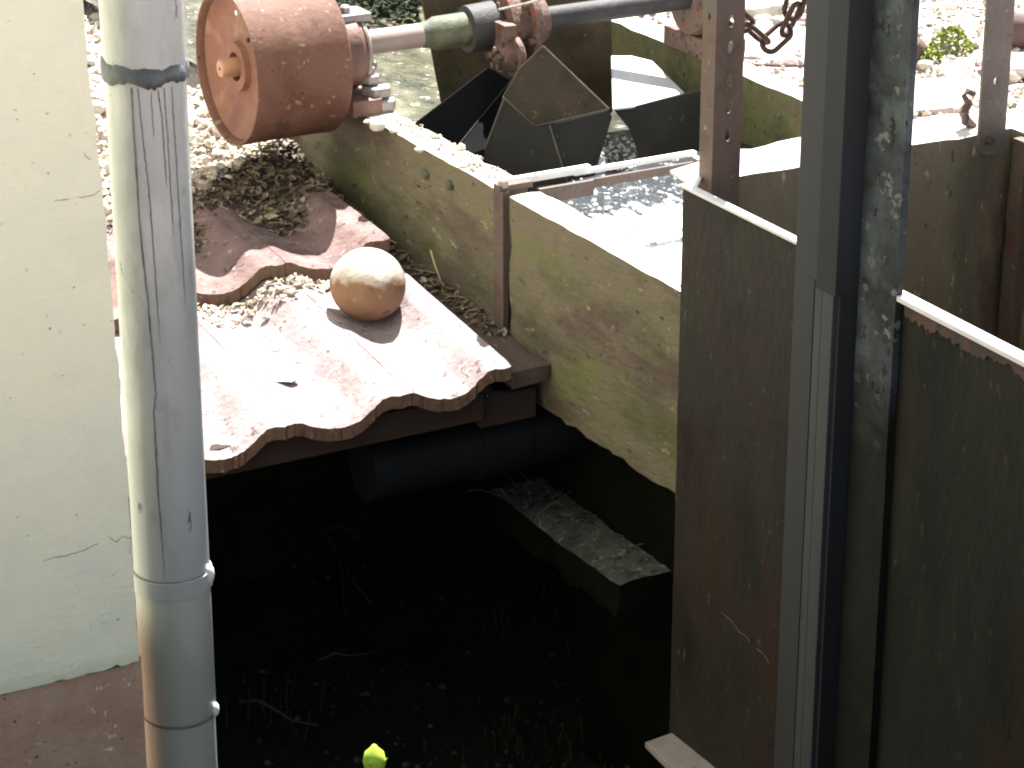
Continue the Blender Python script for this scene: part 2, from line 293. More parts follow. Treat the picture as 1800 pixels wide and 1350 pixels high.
def joined_bits(spots, size, kind='leaf', seed=1):
    """many small separate pieces in one mesh (uncountable litter)"""
    r = random.Random(seed); vs = []; fs = []
    for p in spots:
        L_ = size[0]+(size[1]-size[0])*r.random()**(1.0 if kind == 'leaf' else 2.2); w = L_*r.uniform(.35, .6) if kind == 'leaf' else L_*r.uniform(.6, .95)
        rot = Matrix.Rotation(r.uniform(0, 6.28), 3, 'Z') @ Matrix.Rotation(r.gauss(0, .5), 3, 'X') @ Matrix.Rotation(r.gauss(0, .45), 3, 'Y')
        b0 = len(vs); p = Vector(p)
        if kind == 'leaf':
            cu = r.uniform(.1, .5)*w
            q = [(-L_/2, 0, 0), (-L_*.12, w/2, cu), (L_*.22, w*.42, cu), (L_/2, 0, cu*.4), (L_*.22, -w*.42, cu*.8), (-L_*.12, -w/2, cu), (0, 0, 0)]
            for a in q: vs.append(p+rot @ Vector(a))
            fs += [(b0, b0+6, b0+1), (b0+1, b0+6, b0+2), (b0+2, b0+6, b0+3), (b0+3, b0+6, b0+4), (b0+4, b0+6, b0+5), (b0+5, b0+6, b0)]
        else:
            h = L_*r.uniform(.25, .7)
            ring = [(math.cos(t)*L_/2*r.uniform(.6, 1.2), math.sin(t)*w/2*r.uniform(.6, 1.2)) for t in [k*math.pi/3 for k in range(6)]]
            for (x, y) in ring: vs.append(p+rot @ Vector((x, y, -h*.3)))
            for (x, y) in ring: vs.append(p+rot @ Vector((x*r.uniform(.4, .85), y*r.uniform(.4, .85), h*r.uniform(.35, .6))))
            for k in range(6): fs.append((b0+k, b0+(k+1) % 6, b0+6+(k+1) % 6, b0+6+k))
            fs.append(tuple(b0+6+k for k in range(6))); fs.append(tuple(b0+5-k for k in range(6)))
    me = bpy.data.meshes.new('bits'); me.from_pydata(vs, [], fs); me.update(); return me
def bits_obj(name, me, m, parent=None):
    me.materials.append(M[m]); me.name = name; o = bpy.data.objects.new(name, me); C.objects.link(o)
    if parent: o.parent = parent
    o['kind'] = 'stuff'; return o
def fbm(x, y, s, seed=0):
    return noise.fractal(Vector((x*s+seed, y*s-seed, seed*.3)), 1.0, 2.0, 4)

# ================================================================ GROUND
def axis_pts(lo, hi, dlo, dhi, fine):
    """coordinates: fine between dlo and dhi, growing outside"""
    out = []; v = dlo
    while v < dhi: out.append(v); v += fine
    out.append(dhi); s = fine; a = dlo
    pre = []
    while a > lo: s *= 1.6; a = max(lo, a-s); pre.append(a)
    s = fine; a = dhi
    while a < hi: s *= 1.6; a = min(hi, a+s); out.append(a)
    return pre[::-1]+out
def patch(bm, xs, ys, fn, keep=lambda x, y: True):
    g = [[bm.verts.new((x, y, fn(x, y))) if keep(x, y) else None for y in ys] for x in xs]
    for i in range(len(xs)-1):
        for j in range(len(ys)-1):
            q = (g[i][j], g[i+1][j], g[i+1][j+1], g[i][j+1])
            if all(q): bm.faces.new(q)
def chan_left(y):       # left edge of the channel, which swings right upstream
    return .0 if y < 1.35 else .0+(y-1.35)*.55
def bank_h(x, y):
    near = math.exp(-((x*x+y*y)/60))
    return (.030*fbm(x, y, 2.2, 3)+.018*fbm(x, y, 9, 5))*near
bm = bmesh.new()
# right bank beyond the far trough wall
patch(bm, axis_pts(.925, 150, .925, 2.6, .03), axis_pts(-150, 150, -.4, 2.6, .03), lambda x, y: -.05+bank_h(x, y)+min(.0, 0) if x > .93 else -.07)
# left bank upstream of the tile roof
def left_h(x, y):
    h = -.19+bank_h(x, y)+.02*fbm(x, y, 14, 8)
    return h
ys = axis_pts(1.02, 150, 1.02, 3.4, .03)
xs = [i/30 for i in range(0, 31)]
rows = []
for y in ys:
    xr = min(chan_left(y), 60)
    row = []
    for k in range(60):
        t = k/59; x = xr-(t**2.2)*(2.6 if t < 1 else 150)
        row.append(bm.verts.new((x, y, left_h(x, y))))
    rows.append(row)
for A, Bq in zip(rows, rows[1:]):
    for k in range(59): bm.faces.new((A[k], A[k+1], Bq[k+1], Bq[k]))
# the bank the photographer stands on, and land to its sides
patch(bm, axis_pts(-150, 150, -3.4, 3, .5), axis_pts(-150, -2.7, -5, -2.7, .4), lambda x, y: -.06+.01*fbm(x, y, 1, 2))
patch(bm, axis_pts(-150, -4.2, -6, -4.2, .6), axis_pts(-2.7, 1.02, -2.7, 1.02, .6), lambda x, y: -.08)
# right of the stream downstream
patch(bm, [.925, 3, 8, 30, 150], [-2.7, -1.5, -.4], lambda x, y: -.06)
patch(bm, [1.0, 3, 8, 30, 150], [-150, -30, -2.7], lambda x, y: -.07)
g = obj('ground', bm, 'bank', smooth='all'); tag(g, kind='structure')
# pit and stream bed
bm = bmesh.new()
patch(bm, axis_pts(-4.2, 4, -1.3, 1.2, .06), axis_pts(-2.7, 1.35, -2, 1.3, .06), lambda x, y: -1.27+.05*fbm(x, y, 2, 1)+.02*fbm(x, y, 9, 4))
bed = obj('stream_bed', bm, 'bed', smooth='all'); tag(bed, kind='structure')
bm = bmesh.new()  # pit walls, mostly out of view, added to keep skylight off the bed
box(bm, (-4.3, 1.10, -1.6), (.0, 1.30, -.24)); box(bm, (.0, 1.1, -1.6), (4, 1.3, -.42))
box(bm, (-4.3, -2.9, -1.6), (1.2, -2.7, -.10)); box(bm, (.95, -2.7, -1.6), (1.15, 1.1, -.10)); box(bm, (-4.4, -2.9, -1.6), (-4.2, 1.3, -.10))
pw = obj('added_pit_wall', bm, 'pitwall'); tag(pw, kind='structure')

# ================================================================ WATER
bm = bmesh.new()
def wz(x, y): return -.15+.0035*fbm(x, y, 9, 6)+.002*fbm(x, y, 30, 2)
patch(bm, [.06+.82*i/60 for i in range(61)], [-.52+5.0*j/300 for j in range(301)], wz)
w = obj('stream_water', bm, 'water', smooth='all'); tag(w, kind='structure')
# bed seen through nothing, but closes the channel upstream
bm = bmesh.new(); box(bm, (-.02, 4.3, -.6), (3, 4.5, .05)); tag(obj('upstream_bank', bm, 'bank'), kind='structure')

# ================================================================ CONCRETE TROUGH
TR = thing('concrete_trough', 'mossy concrete mill trough of slab panels carrying the sparkling water past the tile roof', 'trough', (0, 0, -.38))
# near wall: two slab panels with a steel strip between; irregular lower edge
def wall_panel(y0, y1, z0, seed, broken=False):
    bm = nbox((0, y0, z0), (.07, y1, 0), .025, .0025, seed, .006)
    if broken:
        for v in bm.verts:
            if v.co.z < z0+.06:
                v.co.z += .006*noise.noise(Vector((v.co.x*20, v.co.y*11, seed)))+.004*noise.noise(Vector((v.co.x*60, v.co.y*45, seed)))
                v.co.x += .006*noise.noise(Vector((v.co.y*30, v.co.z*30, seed)))
    for f in bm.faces:
        f.normal_update()
        if f.normal.z > .7 and f.calc_center_median().z > -.02: f.material_index = 1
    return bm
def setcap(bm):
    bmesh.ops.recalc_face_normals(bm, faces=bm.faces)
    for f in bm.faces: f.material_index = 1 if (f.normal.z > .75 and f.calc_center_median().z > -.03) else 0
    return bm
obj('wall_panel', setcap(wall_panel(-.625, -.008, -.385, 1, True)), ['concrete', 'sunlit_top'], TR, smooth=True)
obj('wall_panel', setcap(wall_panel(.037, 1.35, -.38, 2, True)), ['concrete', 'sunlit_top'], TR, smooth=True)
# steel joint strip with bolt
bm = bmesh.new(); box(bm, (-.010, -.002, -.30), (.004, .036, .006)); box(bm, (-.012, .006, .004), (.06, .032, .016))
st = obj('joint_strip', bm, 'rust', TR, bev=.0015)
bm = LA([(0, .011), (.012, .011), (.016, .007)], (.0, .014, .012), 'Z', 6); obj('bolt', bm, 'steel', TR)
bm = B((.07, -.5, -.40), (.86, 1.1, -.36)); obj('floor_slab', bm, 'farwall', TR)
fw_ = nbox((.86, -.495, -.38), (.93, 3.5, 0), .05, .004, 5, .008)
obj('far_wall', setcap(fw_), ['farwall', 'sunlit_top'], TR, smooth=True)

# crossing bars over the trough by the joint
BR = thing('cross_bar', 'thin sunlit steel angle bars crossing the trough from the joint strip', 'bar', (.05, .03, .0))
bm = bmesh.new()
def bar(bm, x0, x1, yc, z, w, h):
    box(bm, (x0, yc-w/2, z-h), (x1, yc+w/2, z))
bar(bm, .012, .205, .040, .018, .015, .014); obj('short_bar', bm, 'rim', BR, bev=.002)
bm = bmesh.new(); bar(bm, .175, .455, .052, .006, .015, .009); obj('long_bar', bm, 'rim', BR, bev=.002)
bm = bmesh.new(); bar(bm, .19, .44, .034, -.010, .006, .018); obj('lower_flange', bm, 'rust', BR)
bm = bmesh.new(); bar(bm, .08, .20, .020, -.006, .012, .03); obj('bracket', bm, 'rust', BR)

# support under the trough
PI_ = thing('stone_pier', 'dim concrete pier with a lichened grey ledge under the trough', 'pier', (.3, -.15, -1.3))
obj('lower_pier', nbox((.22, -.30, -1.3), (.60, .08, -.735), .05, .01, 5, .01), 'block_shade', PI_, smooth=True)
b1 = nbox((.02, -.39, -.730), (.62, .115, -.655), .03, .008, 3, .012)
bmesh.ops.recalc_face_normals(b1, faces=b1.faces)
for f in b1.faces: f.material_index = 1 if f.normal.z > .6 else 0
obj('ledge_block', b1, ['block_shade', 'block'], PI_, smooth=True)
obj('upper_block', nbox((.135, -.44, -.66), (.60, .105, -.40), .03, .012, 7, .014), 'block_shade', PI_, smooth=True)
bm = bmesh.new()
rr = random.Random(5)
for k in range(34):
    y = rr.uniform(-.36, .1); x = rr.uniform(.02, .12)
    p = Vector((x, y, -.655)); d = Vector((rr.gauss(0, .03), rr.gauss(0, .03), rr.uniform(.005, .03)))
    tube(bm, [p, p+d*.6+Vector((0, 0, .008)), p+d], .0009, 4)
obj('dry_moss_stems', bm, 'block', PI_, kind='stuff')

DP = obj('drain_pipe', LA([(-.35, .060), (-.12, .060), (-.12, .065), (-.02, .065), (-.02, .060), (.42, .060)], (0, -.075, -.463), 'X', 48), 'bluepipe', smooth=True)
tag(DP, 'dark bluish plastic drain pipe running beneath the trough and the tile eave', 'pipe')

# ================================================================ SLUICE BOX (nearer, taller steel and concrete box)
SB = thing('sluice_box', 'dark rusty steel and concrete sluice box with bright upper rims at right', 'sluice', (.3, -.9, -.9))
Yf = -.64
# left facing steel sheets (plane X = -.02)
bm = nbox((-.020, -1.145, -.835), (-.014, Yf, .198), .05, .0012, 11, 0); obj('steel_sheet', bm, 'sheet', SB, smooth=True, label='left dark steel sheet, olive brown with a rust bloom')
bm = nbox((-.020, -2.66, -1.15), (-.014, -1.150, .192), .05, .0012, 12, 0)
for v in bm.verts: v.co.x -= max(0, -1.245-v.co.y)*.02
obj('steel_sheet', bm, 'sheet_green', SB, smooth=True, label='right dark steel sheet, greenish and streaked')
def red_band():
    bm = bmesh.new(); r = random.Random(3); n = 260
    ys_ = [-1.25-1.4*i/n for i in range(n+1)]
    up = [bm.verts.new((-.0225-max(0, -1.245-y)*.02, y, .191)) for y in ys_]
    lo = [bm.verts.new((-.0225-max(0, -1.245-y)*.02, y, .191-.016-.014*noise.noise(Vector((y*9, 0, 2)))-.012*noise.noise(Vector((y*55, 0, 7)))-.010*r.random())) for y in ys_]
    for i in range(n): bm.faces.new((up[i], up[i+1], lo[i+1], lo[i]))
    return bm
obj('primer_band', red_band(), 'sheet_red', SB)
bm = B((-.026, -1.15, .1975), (-.010, Yf, .2035)); obj('rim_left', bm, 'rim', SB, bev=.001)
bm = nbox((-.032, -2.66, .1915), (-.008, -1.222, .200), .3, 0, 1)
for v in bm.verts: v.co.x -= max(0, -1.245-v.co.y)*.02
obj('rim_right', bm, 'rim', SB, bev=.001)
# corner plate sticking out at the top and the base flange at the foot
obj('corner_plate', plate([px(1178, 300, Z=.203), px(1232, 283, Z=.203), px(1240, 300, Z=.203), px(1224, 329, Z=.203)], .005), 'rim', SB)
obj('base_flange', plate([px(1134, 1305, Z=-.83), px(1190, 1285, Z=-.83), px(1212, 1291, Z=-.83), px(1330, 1368, Z=-.83), px(1220, 1392, Z=-.83)], .010), 'steel', SB)
bm = bmesh.new(); lathe(bm, [(0, .009), (.02, .009), (.024, .005)], px(1187, 1284, Z=-.83), 'Z', 6); obj('bolt', bm, 'steel', SB)
# back cross wall, right wall, floor
bw = nbox((.085, Yf, -.62), (.675, -.505, .2), .03, .003, 21, .006)
bmesh.ops.recalc_face_normals(bw, faces=bw.faces)
for f in bw.faces: f.material_index = 1 if (f.normal.z > .75 and f.calc_center_median().z > .17) else 0
obj('back_wall', bw, ['boxwall', 'sunlit_top'], SB, smooth=True)
rw = nbox((.676, -2.66, -.62), (.76, -.50, .196), .04, .003, 22, .006)
bmesh.ops.recalc_face_normals(rw, faces=rw.faces)
for f in rw.faces: f.material_index = 1 if (f.normal.z > .75 and f.calc_center_median().z > .17) else 0
obj('right_wall', rw, ['boxwall', 'sunlit_top'], SB, smooth=True)
obj('box_floor', B((-.012, -2.66, -.64), (.76, Yf, -.62)), 'boxwall', SB)
obj('right_edge_strip', B((.655, -.70, -.62), (.674, -.665, .19)), 'rust', SB)
# pale scuffs low on the sheet
for (a, b) in (((1268, 1076), (1300, 1112)), ((1300, 1112), (1318, 1128)), ((1330, 1140), (1352, 1166))):
    bm = bmesh.new(); tube(bm, [px(*a, X=-.0215), px((a[0]+b[0])/2+2, (a[1]+b[1])/2-2, X=-.0215), px(*b, X=-.0215)], .0006, 5)
    obj('scratch', bm, 'rust_lt', SB)

# ---------------------------------------------------------------- gate post in front of the box
GP = thing('gate_post', 'tall slate grey sluice gate guide post standing in front of the rusty box', 'post', (-.045, -1.1, -1.0))
obj('body', B((-.066, -1.140, -1.1), (-.024, -1.030, 1.25)), 'post', GP, bev=.002)
for (ya, yb, m, pr) in ((-1.140, -1.112, 'post_light', .0055), (-1.110, -1.092, 'post_light', .0045), (-1.086, -1.068, 'post', .002)):
    obj('ridge_strip', B((-.066-pr, ya, -1.1), (-.0655, yb, .182)), m, GP, bev=.001)
obj('rubber_seal', B((-.064, -1.147, -1.1), (-.022, -1.1405, .180)), 'post_dark', GP, bev=.001)
bm = bmesh.new()
pts = [(-.066, -1.100), (-.0755, -1.100), (-.0755, -1.1500), (-.020, -1.1500), (-.020, -1.1480), (-.066, -1.1480)]
lo = [bm.verts.new((x, y, .176)) for x, y in pts]; hi = [bm.verts.new((x, y, 1.25)) for x, y in pts]
bm.faces.new(lo); bm.faces.new(hi[::-1])
for i in range(6): bm.faces.new((lo[i], lo[(i+1) % 6], hi[(i+1) % 6], hi[i]))
obj('cover_strip', bm, 'cover', GP, bev=.0015, label='smooth slate cover strip ending in a step above the ridges')
bm = nbox((-.034, -1.243, -1.1), (-.0215, -1.151, 1.25), .03, .001, 31, 0); obj('rear_plate', bm, 'lichen', GP, smooth=True, label='lichen spotted plate beside the grey cover strip')

# ---------------------------------------------------------------- perforated uprights
def perf(y, x0, x1, z0, z1, holes, hw, hh, th, swap=False):
    """vertical strip in the plane Y=y (or X=y when swap) with real octagonal slots"""
    bm = bmesh.new(); zs = sorted(holes); cells = []; cur = z0
    for h in zs:
        a, b = h-hh*1.0, h+hh*1.0
        if a > cur: cells.append((cur, a, None))
        cells.append((a, b, h)); cur = b
    cells.append((cur, z1, None)); cx = (x0+x1)/2
    def V(x, z, k): return bm.verts.new((y+k, x, z) if swap else (x, y+k, z))
    for (a, b, h) in cells:
        L0 = [[V(x0, a, k), V(x1, a, k), V(x1, b, k), V(x0, b, k)] for k in (0, th)]
        if h is None:
            for L in L0: bm.faces.new(L)
        else:
            O = [[V(cx+hw*.5*math.cos(t), h+hh*.5*math.sin(t), k) for t in [math.radians(-157.5+45*i) for i in range(8)]] for k in (0, th)]
            for L, o in zip(L0, O):
                # o: 0(-157.5) 1(-112.5) 2(-67.5) 3(-22.5) 4(22.5) 5(67.5) 6(112.5) 7(157.5)
                bm.faces.new((L[0], L[1], o[2], o[1])); bm.faces.new((L[1], o[3], o[2])); bm.faces.new((L[1], L[2], o[4], o[3]))
                bm.faces.new((L[2], o[5], o[4])); bm.faces.new((L[2], L[3], o[6], o[5])); bm.faces.new((L[3], o[7], o[6]))
                bm.faces.new((L[3], L[0], o[0], o[7])); bm.faces.new((L[0], o[1], o[0]))
            for i in range(8): bm.faces.new((O[0][i], O[0][(i+1) % 8], O[1][(i+1) % 8], O[1][i]))
        for (i, j) in ((0, 3), (1, 2)): bm.faces.new((L0[0][i], L0[0][j], L0[1][j], L0[1][i]))
    bmesh.ops.remove_doubles(bm, verts=bm.verts, dist=1e-5)
    return bm
UP1 = thing('slotted_upright', 'rusty angle iron upright with a row of slots rising from the box corner', 'upright', (.03, -.655, -.1))
hz = [px(1279, y, Y=-.655).z for y in (38, 84, 142, 189, 238)]+[px(1279, y, Y=-.655).z for y in (-12, -60, -110)]
obj('front_flange', perf(-.655, .0305, .082, -.1, .95, hz, .013, .022, .004), 'rust', UP1)
obj('side_flange', perf(.026, -.655, -.615, -.1, .95, [px(1247, 30, X=.026).z, px(1247, -20, X=.026).z], .009, .015, .0045, True), 'rust', UP1)
UP2 = thing('drilled_flat_bar', 'weathered flat bar upright with one round hole bolted to the box back wall', 'upright', (.62, -.65, .16))
bm = perf(-.652, .588, .648, .175, .95, [px(1732, 146, Y=-.652).z], .010, .013, .007); obj('bar', bm, 'rust_lt', UP2, bev=.001)
bm = LA([(0, .030), (.0068, .030)], (.618, -.6518, .178), 'Y', 28); 
for v in bm.verts:
    if v.co.z > .1752: v.co.z = .1752
    v.co.z = .1752-(.1752-v.co.z)*.55
obj('rounded_end', bm, 'rust_lt', UP2)
bm = LA([(0, .0075), (.012, .0075)], (.609, -.664, .190), 'Y', 6); obj('bolt', bm, 'chain', UP2)
HK = obj('hook', (lambda bm: (tube(bm, [px(1712, 165, Y=-.60), px(1700, 160, Y=-.60), px(1694, 168, Y=-.60), px(1703, 182, Y=-.60), px(1692, 196, Y=-.60), px(1698, 212, Y=-.60), px(1712, 222, Y=-.60)], [.006, .006, .005, .008, .011, .010, .007], 10), bm)[1])(bmesh.new()), 'rust', smooth=True)
tag(HK, 'small rusty hook bracket on the box back wall beside the drilled flat bar', 'hook')

# ---------------------------------------------------------------- chain
CH = thing('hanging_chain', 'rusty steel chain hanging in a loop between slotted upright and grey post', 'chain', tuple(px(1345, 80, Y=-.62)))
def link(c, d, L, w, r, tw):
    d = Vector(d).normalized(); vdir = (Vector(c)-CAM).normalized(); u = d.cross(vdir).normalized(); nn = d.cross(u)
    u = u*math.cos(tw)+nn*math.sin(tw)
    pts = []
    for i in range(20):
        t = 2*math.pi*i/20; sx = math.cos(t); sy = math.sin(t)
        a = (L/2-w/2)*(1 if sx > 0 else -1)+sx*w/2
        pts.append(Vector(c)+d*a+u*sy*w/2)
    bm = bmesh.new(); tube(bm, pts, r, 8, True); return bm
cp = [(1296, 30), (1328, 62), (1352, 76), (1366, 62), (1386, 28), (1402, -2), (1418, -40), (1434, -80)]
P3 = [px(x, y, Y=-.62) for x, y in cp]
for i, (ctr, dr, tw) in enumerate((((1298, 34), (30, 26), .3), ((1328, 58), (34, 30), 1.25), ((1365, 66), (46, -40), .15), ((1390, 34), (26, -52), 1.15), ((1398, 2), (14, -50), .25), ((1412, -38), (20, -50), 1.2), ((1428, -78), (20, -50), .2))):
    c = px(*ctr, Y=-.62); d = px(ctr[0]+dr[0], ctr[1]+dr[1], Y=-.62)-c
    obj('link', link(c, d, .058, .030, .0048, tw), 'chain', CH, smooth='all')

# ================================================================ PULLEY, SHAFT, WHEEL
AX = (.7, .115)
PU = thing('belt_pulley', 'rust red drum pulley with dished face at the near end of the shaft', 'pulley', (-.16, .7, .115))
c0 = (0, AX[0], AX[1]); R = .159
bm = LA([(-.262, R-.007), (-.266, R-.004), (-.266, R), (-.262, R+.001), (-.21, R), (-.10, R), (-.060, R+.001), (-.055, R-.003), (-.055, R-.012), (-.10, R-.014), (-.245, R-.010), (-.255, R-.009)], c0, 'X', 96, cap=False)
n_ = len(bm.verts); bm.verts.ensure_lookup_table()
f0 = [bm.verts[i] for i in range(96)]; f1 = [bm.verts[n_-96+i] for i in range(96)]
for i in range(96): bm.faces.new((f0[i], f0[(i+1) % 96], f1[(i+1) % 96], f1[i]))
obj('drum', bm, 'pulley', PU, smooth=True)
bm = LA([(-.250, .149), (-.238, .135), (-.230, .10), (-.228, .060), (-.233, .052), (-.246, .049), (-.247, .030), (-.225, .028), (-.20, .03), (-.20, .149)], c0, 'X', 72, cap=False); obj('web_disc', bm, 'pulley_face', PU, smooth=True)
bm = LA([(-.24, .020), (-.276, .020), (-.280, .017)], c0, 'X', 32); obj('shaft_end', bm, 'shaft_end', PU, smooth=True)
bm = LA([(-.2815, .003), (-.2795, .003)], c0, 'X', 12); obj('centre_mark', bm, 'chain', PU)
bm = bmesh.new()
lathe(bm, [(-.2485, .0055), (-.243, .0055)], (0, AX[0]-.02, AX[1]+.117), 'X', 12); obj('rivet', bm, 'rim', PU)
for (dy, dz) in ((-.035, .062), (.055, -.03)):
    bm = bmesh.new(); lathe(bm, [(-.2335, .005), (-.228, .005)], (0, AX[0]+dy, AX[1]+dz), 'X', 12); obj('rivet_hole', bm, 'chain', PU)

BE = thing('shaft_bearing', 'brown cast plummer block bearing bolted on the near trough wall behind the pulley', 'bearing', (.02, .7, 0))
bm = LA([(-.045, .050), (-.045, .072), (-.038, .078), (.010, .080), (.016, .074), (.020, .074), (.022, .070), (.026, .070), (.030, .064), (.034, .062), (.036, .055), (.036, .03)], c0, 'X', 56, cap=False); obj('housing', bm, 'bearing', BE, smooth=True)
bm = LA([(.024, .073), (.028, .075), (.032, .073)], c0, 'X', 56, cap=False); obj('end_ring', bm, 'steel', BE, smooth=True)
obj('foot', nbox((-.03, .60, .0), (.040, .80, .035), .02, .001, 3, .003), 'bearing', BE, smooth=True)
bm = bmesh.new(); box(bm, (-.02, .665, .182), (.05, .735, .20)); obj('cap', bm, 'steel', BE, bev=.004)
bm = LA([(0, .012), (.012, .012), (.016, .007)], (.0, .69, .2), 'Z', 6); obj('grease_nut', bm, 'steel', BE)
# stack of square nuts on the studs beside the housing
for (x, y, z, s, h, a) in ((.052, .632, .001, .032, .024, .3), (.044, .642, .030, .034, .022, .1), (.034, .650, .056, .022, .018, .5), (.050, .675, .078, .014, .012, .2)):
    bm = bmesh.new(); lathe(bm, [(0, s*.92), (.003, s), (h-.003, s), (h, s*.85)], (x, y, z), 'Z', 6); obj('nut', bm, 'steel', BE, bev=.0015)
bm = LA([(0, .009), (.088, .009)], (.036, .650, .0), 'Z', 12); obj('stud', bm, 'steel', BE, smooth=True)

SH = thing('drive_shaft', 'horizontal drive shaft from the bearing to the wheel hub, pale then mossy', 'shaft', (.2, .7, .115))
c1 = (0, AX[0], .127)
obj('bare_shaft', LA([(.03, .026), (.178, .026)], c1, 'X', 32), 'shaft', SH, smooth=True)
obj('mossy_sleeve', LA([(.178, .0262), (.20, .030), (.215, .036), (.285, .037), (.29, .033)], c1, 'X', 32), 'mossshaft', SH, smooth=True)
obj('rubber_coupling', LA([(.285, .040), (.288, .050), (.355, .053), (.360, .046)], c1, 'X', 40), 'coupling', SH, smooth=True)
obj('far_shaft', LA([(.47, .024), (.90, .024)], c1, 'X', 32), 'coupling', SH, smooth=True)
# thin bright wire above the hub
WB = thing('far_bearing', 'dark red rusty bearing block on the far trough wall', 'bearing', (.88, .7, 0))
bm = LA([(.845, .04), (.845, .068), (.86, .074), (.92, .074), (.93, .06)], c0, 'X', 40); obj('housing', bm, 'redrust', WB, smooth=True)
obj('foot', nbox((.85, .60, .0), (.94, .80, .045), .02, .002, 4, .003), 'redrust', WB, smooth=True)
for (x, y, z, s) in ((.862, .615, .045, .016), (.862, .615, .062, .012), (.90, .60, .045, .014)):
    obj('nut', LA([(0, s), (.014, s), (.017, s*.8)], (x, y, z), 'Z', 6), 'steel', WB)
WI = obj('wire', (lambda bm: (tube(bm, [px(876, 17, Y=.6), px(925, 6, Y=.6), px(975, -8, Y=.6), px(1040, -30, Y=.6)], .0028, 6), bm)[1])(bmesh.new()), 'steel', smooth=True)
tag(WI, 'thin pale wire slanting up over the red wheel hub', 'wire')

WH = thing('water_wheel', 'steel paddle water wheel with brown and black plates turning in the trough', 'water wheel', (.45, .7, .115))
hub = thing  # (name kept free)
bm = LA([(.362, .050), (.364, .078), (.378, .080), (.380, .066), (.412, .064), (.414, .088), (.430, .088), (.433, .055), (.47, .050)], c1, 'X', 40)
for v in bm.verts:
    q = noise.noise(v.co*40)*.004; v.co += Vector((q, q, -q))
obj('hub', bm, 'redrust', WH, smooth=True)
for k in range(8):
    t = math.radians(22+45*k); obj('hub_bolt', LA([(.352, .009), (.366, .009)], (0, AX[0]+.064*math.cos(t), AX[1]+.064*math.sin(t)), 'X', 6), 'redrust', WH)
for k in range(6):
    t = math.radians(10+60*k); obj('flange_bolt', LA([(.400, .008), (.416, .008)], (0, AX[0]+.076*math.cos(t), AX[1]+.076*math.sin(t)), 'X', 6), 'redrust', WH)
# bracket lump under the hub
lp = px(893, 100, Y=.615)
b_ = LA([(-.024, .026), (-.020, .031), (.006, .033), (.008, .044), (.020, .044), (.024, .038)], lp, 'X', 20)
for v in b_.verts: q_ = .003*noise.noise(v.co*60); v.co += Vector((q_, q_, q_))
obj('hub_lug', b_, 'redrust', WH, smooth=True)
obj('lug_web', nbox((lp.x-.012, lp.y-.01, lp.z), (lp.x+.018, lp.y+.05, lp.z+.07), .015, .003, 3, .004), 'redrust', WH, smooth=True)
for k in range(5):
    t = math.radians(15+72*k); obj('lug_bolt', LA([(-.034, .007), (-.022, .007)], lp+Vector((0, .019*math.cos(t), .019*math.sin(t))), 'X', 6), 'redrust', WH)
def pad(name, pts, m, th=.005, edge=None, label=None):
    c = [px(x, y, Y=yy) for (x, y, yy) in pts[:1]+pts[len(pts)//3:len(pts)//3+1]+pts[-(len(pts)//3):][:1]]
    nn = (c[1]-c[0]).cross(c[2]-c[0]).normalized()
    def on_plane(x, y):
        d = FW + RT*((x-900)/F) + UP*((675-y)/F); return CAM+d*((c[0]-CAM).dot(nn)/d.dot(nn))
    c = [on_plane(x, y) for (x, y, yy) in pts]
    o = obj(name, plate(c, th), m, WH, label=label)
    if edge:
        for (i, j) in edge:
            bm = bmesh.new(); tube(bm, [c[i]+(CAM-c[i]).normalized()*.001, c[j]+(CAM-c[j]).normalized()*.001], .0022, 6)
            obj('paddle_lip', bm, 'paddle_edge', WH)
    return o
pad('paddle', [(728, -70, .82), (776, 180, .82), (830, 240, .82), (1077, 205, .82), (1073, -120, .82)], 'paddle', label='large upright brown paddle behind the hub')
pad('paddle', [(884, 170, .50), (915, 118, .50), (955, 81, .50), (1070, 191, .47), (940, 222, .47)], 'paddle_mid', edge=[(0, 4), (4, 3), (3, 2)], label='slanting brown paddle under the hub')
pad('paddle', [(718, 226, .50), (858, 119, .57), (897, 141, .57), (803, 257, .52), (774, 262, .50)], 'paddle_bk', label='black paddle at the left of the fan')
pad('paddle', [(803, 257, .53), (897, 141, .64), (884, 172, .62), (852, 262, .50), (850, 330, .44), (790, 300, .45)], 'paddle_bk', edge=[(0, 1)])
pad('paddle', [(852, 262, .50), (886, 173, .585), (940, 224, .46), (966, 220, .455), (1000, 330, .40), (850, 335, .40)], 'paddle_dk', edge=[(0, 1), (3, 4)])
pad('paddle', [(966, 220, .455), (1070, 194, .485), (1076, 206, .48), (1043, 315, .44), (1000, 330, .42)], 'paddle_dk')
pad('paddle', [(1075, 98, .74), (1110, 98, .74), (1146, 107, .74), (1203, 163, .52), (1112, 187, .49), (1078, 190, .49)], 'rim', edge=None, label='sunlit whitened paddle at the right')  # whiter than the other plates: sunlight put into its colour
pad('paddle', [(1080, 191, .495), (1112, 188, .495), (1235, 158, .515), (1250, 300, .47), (1132, 292, .455), (1108, 226, .47)], 'paddle_dk', label='dark paddle at the right in front of the far wall')

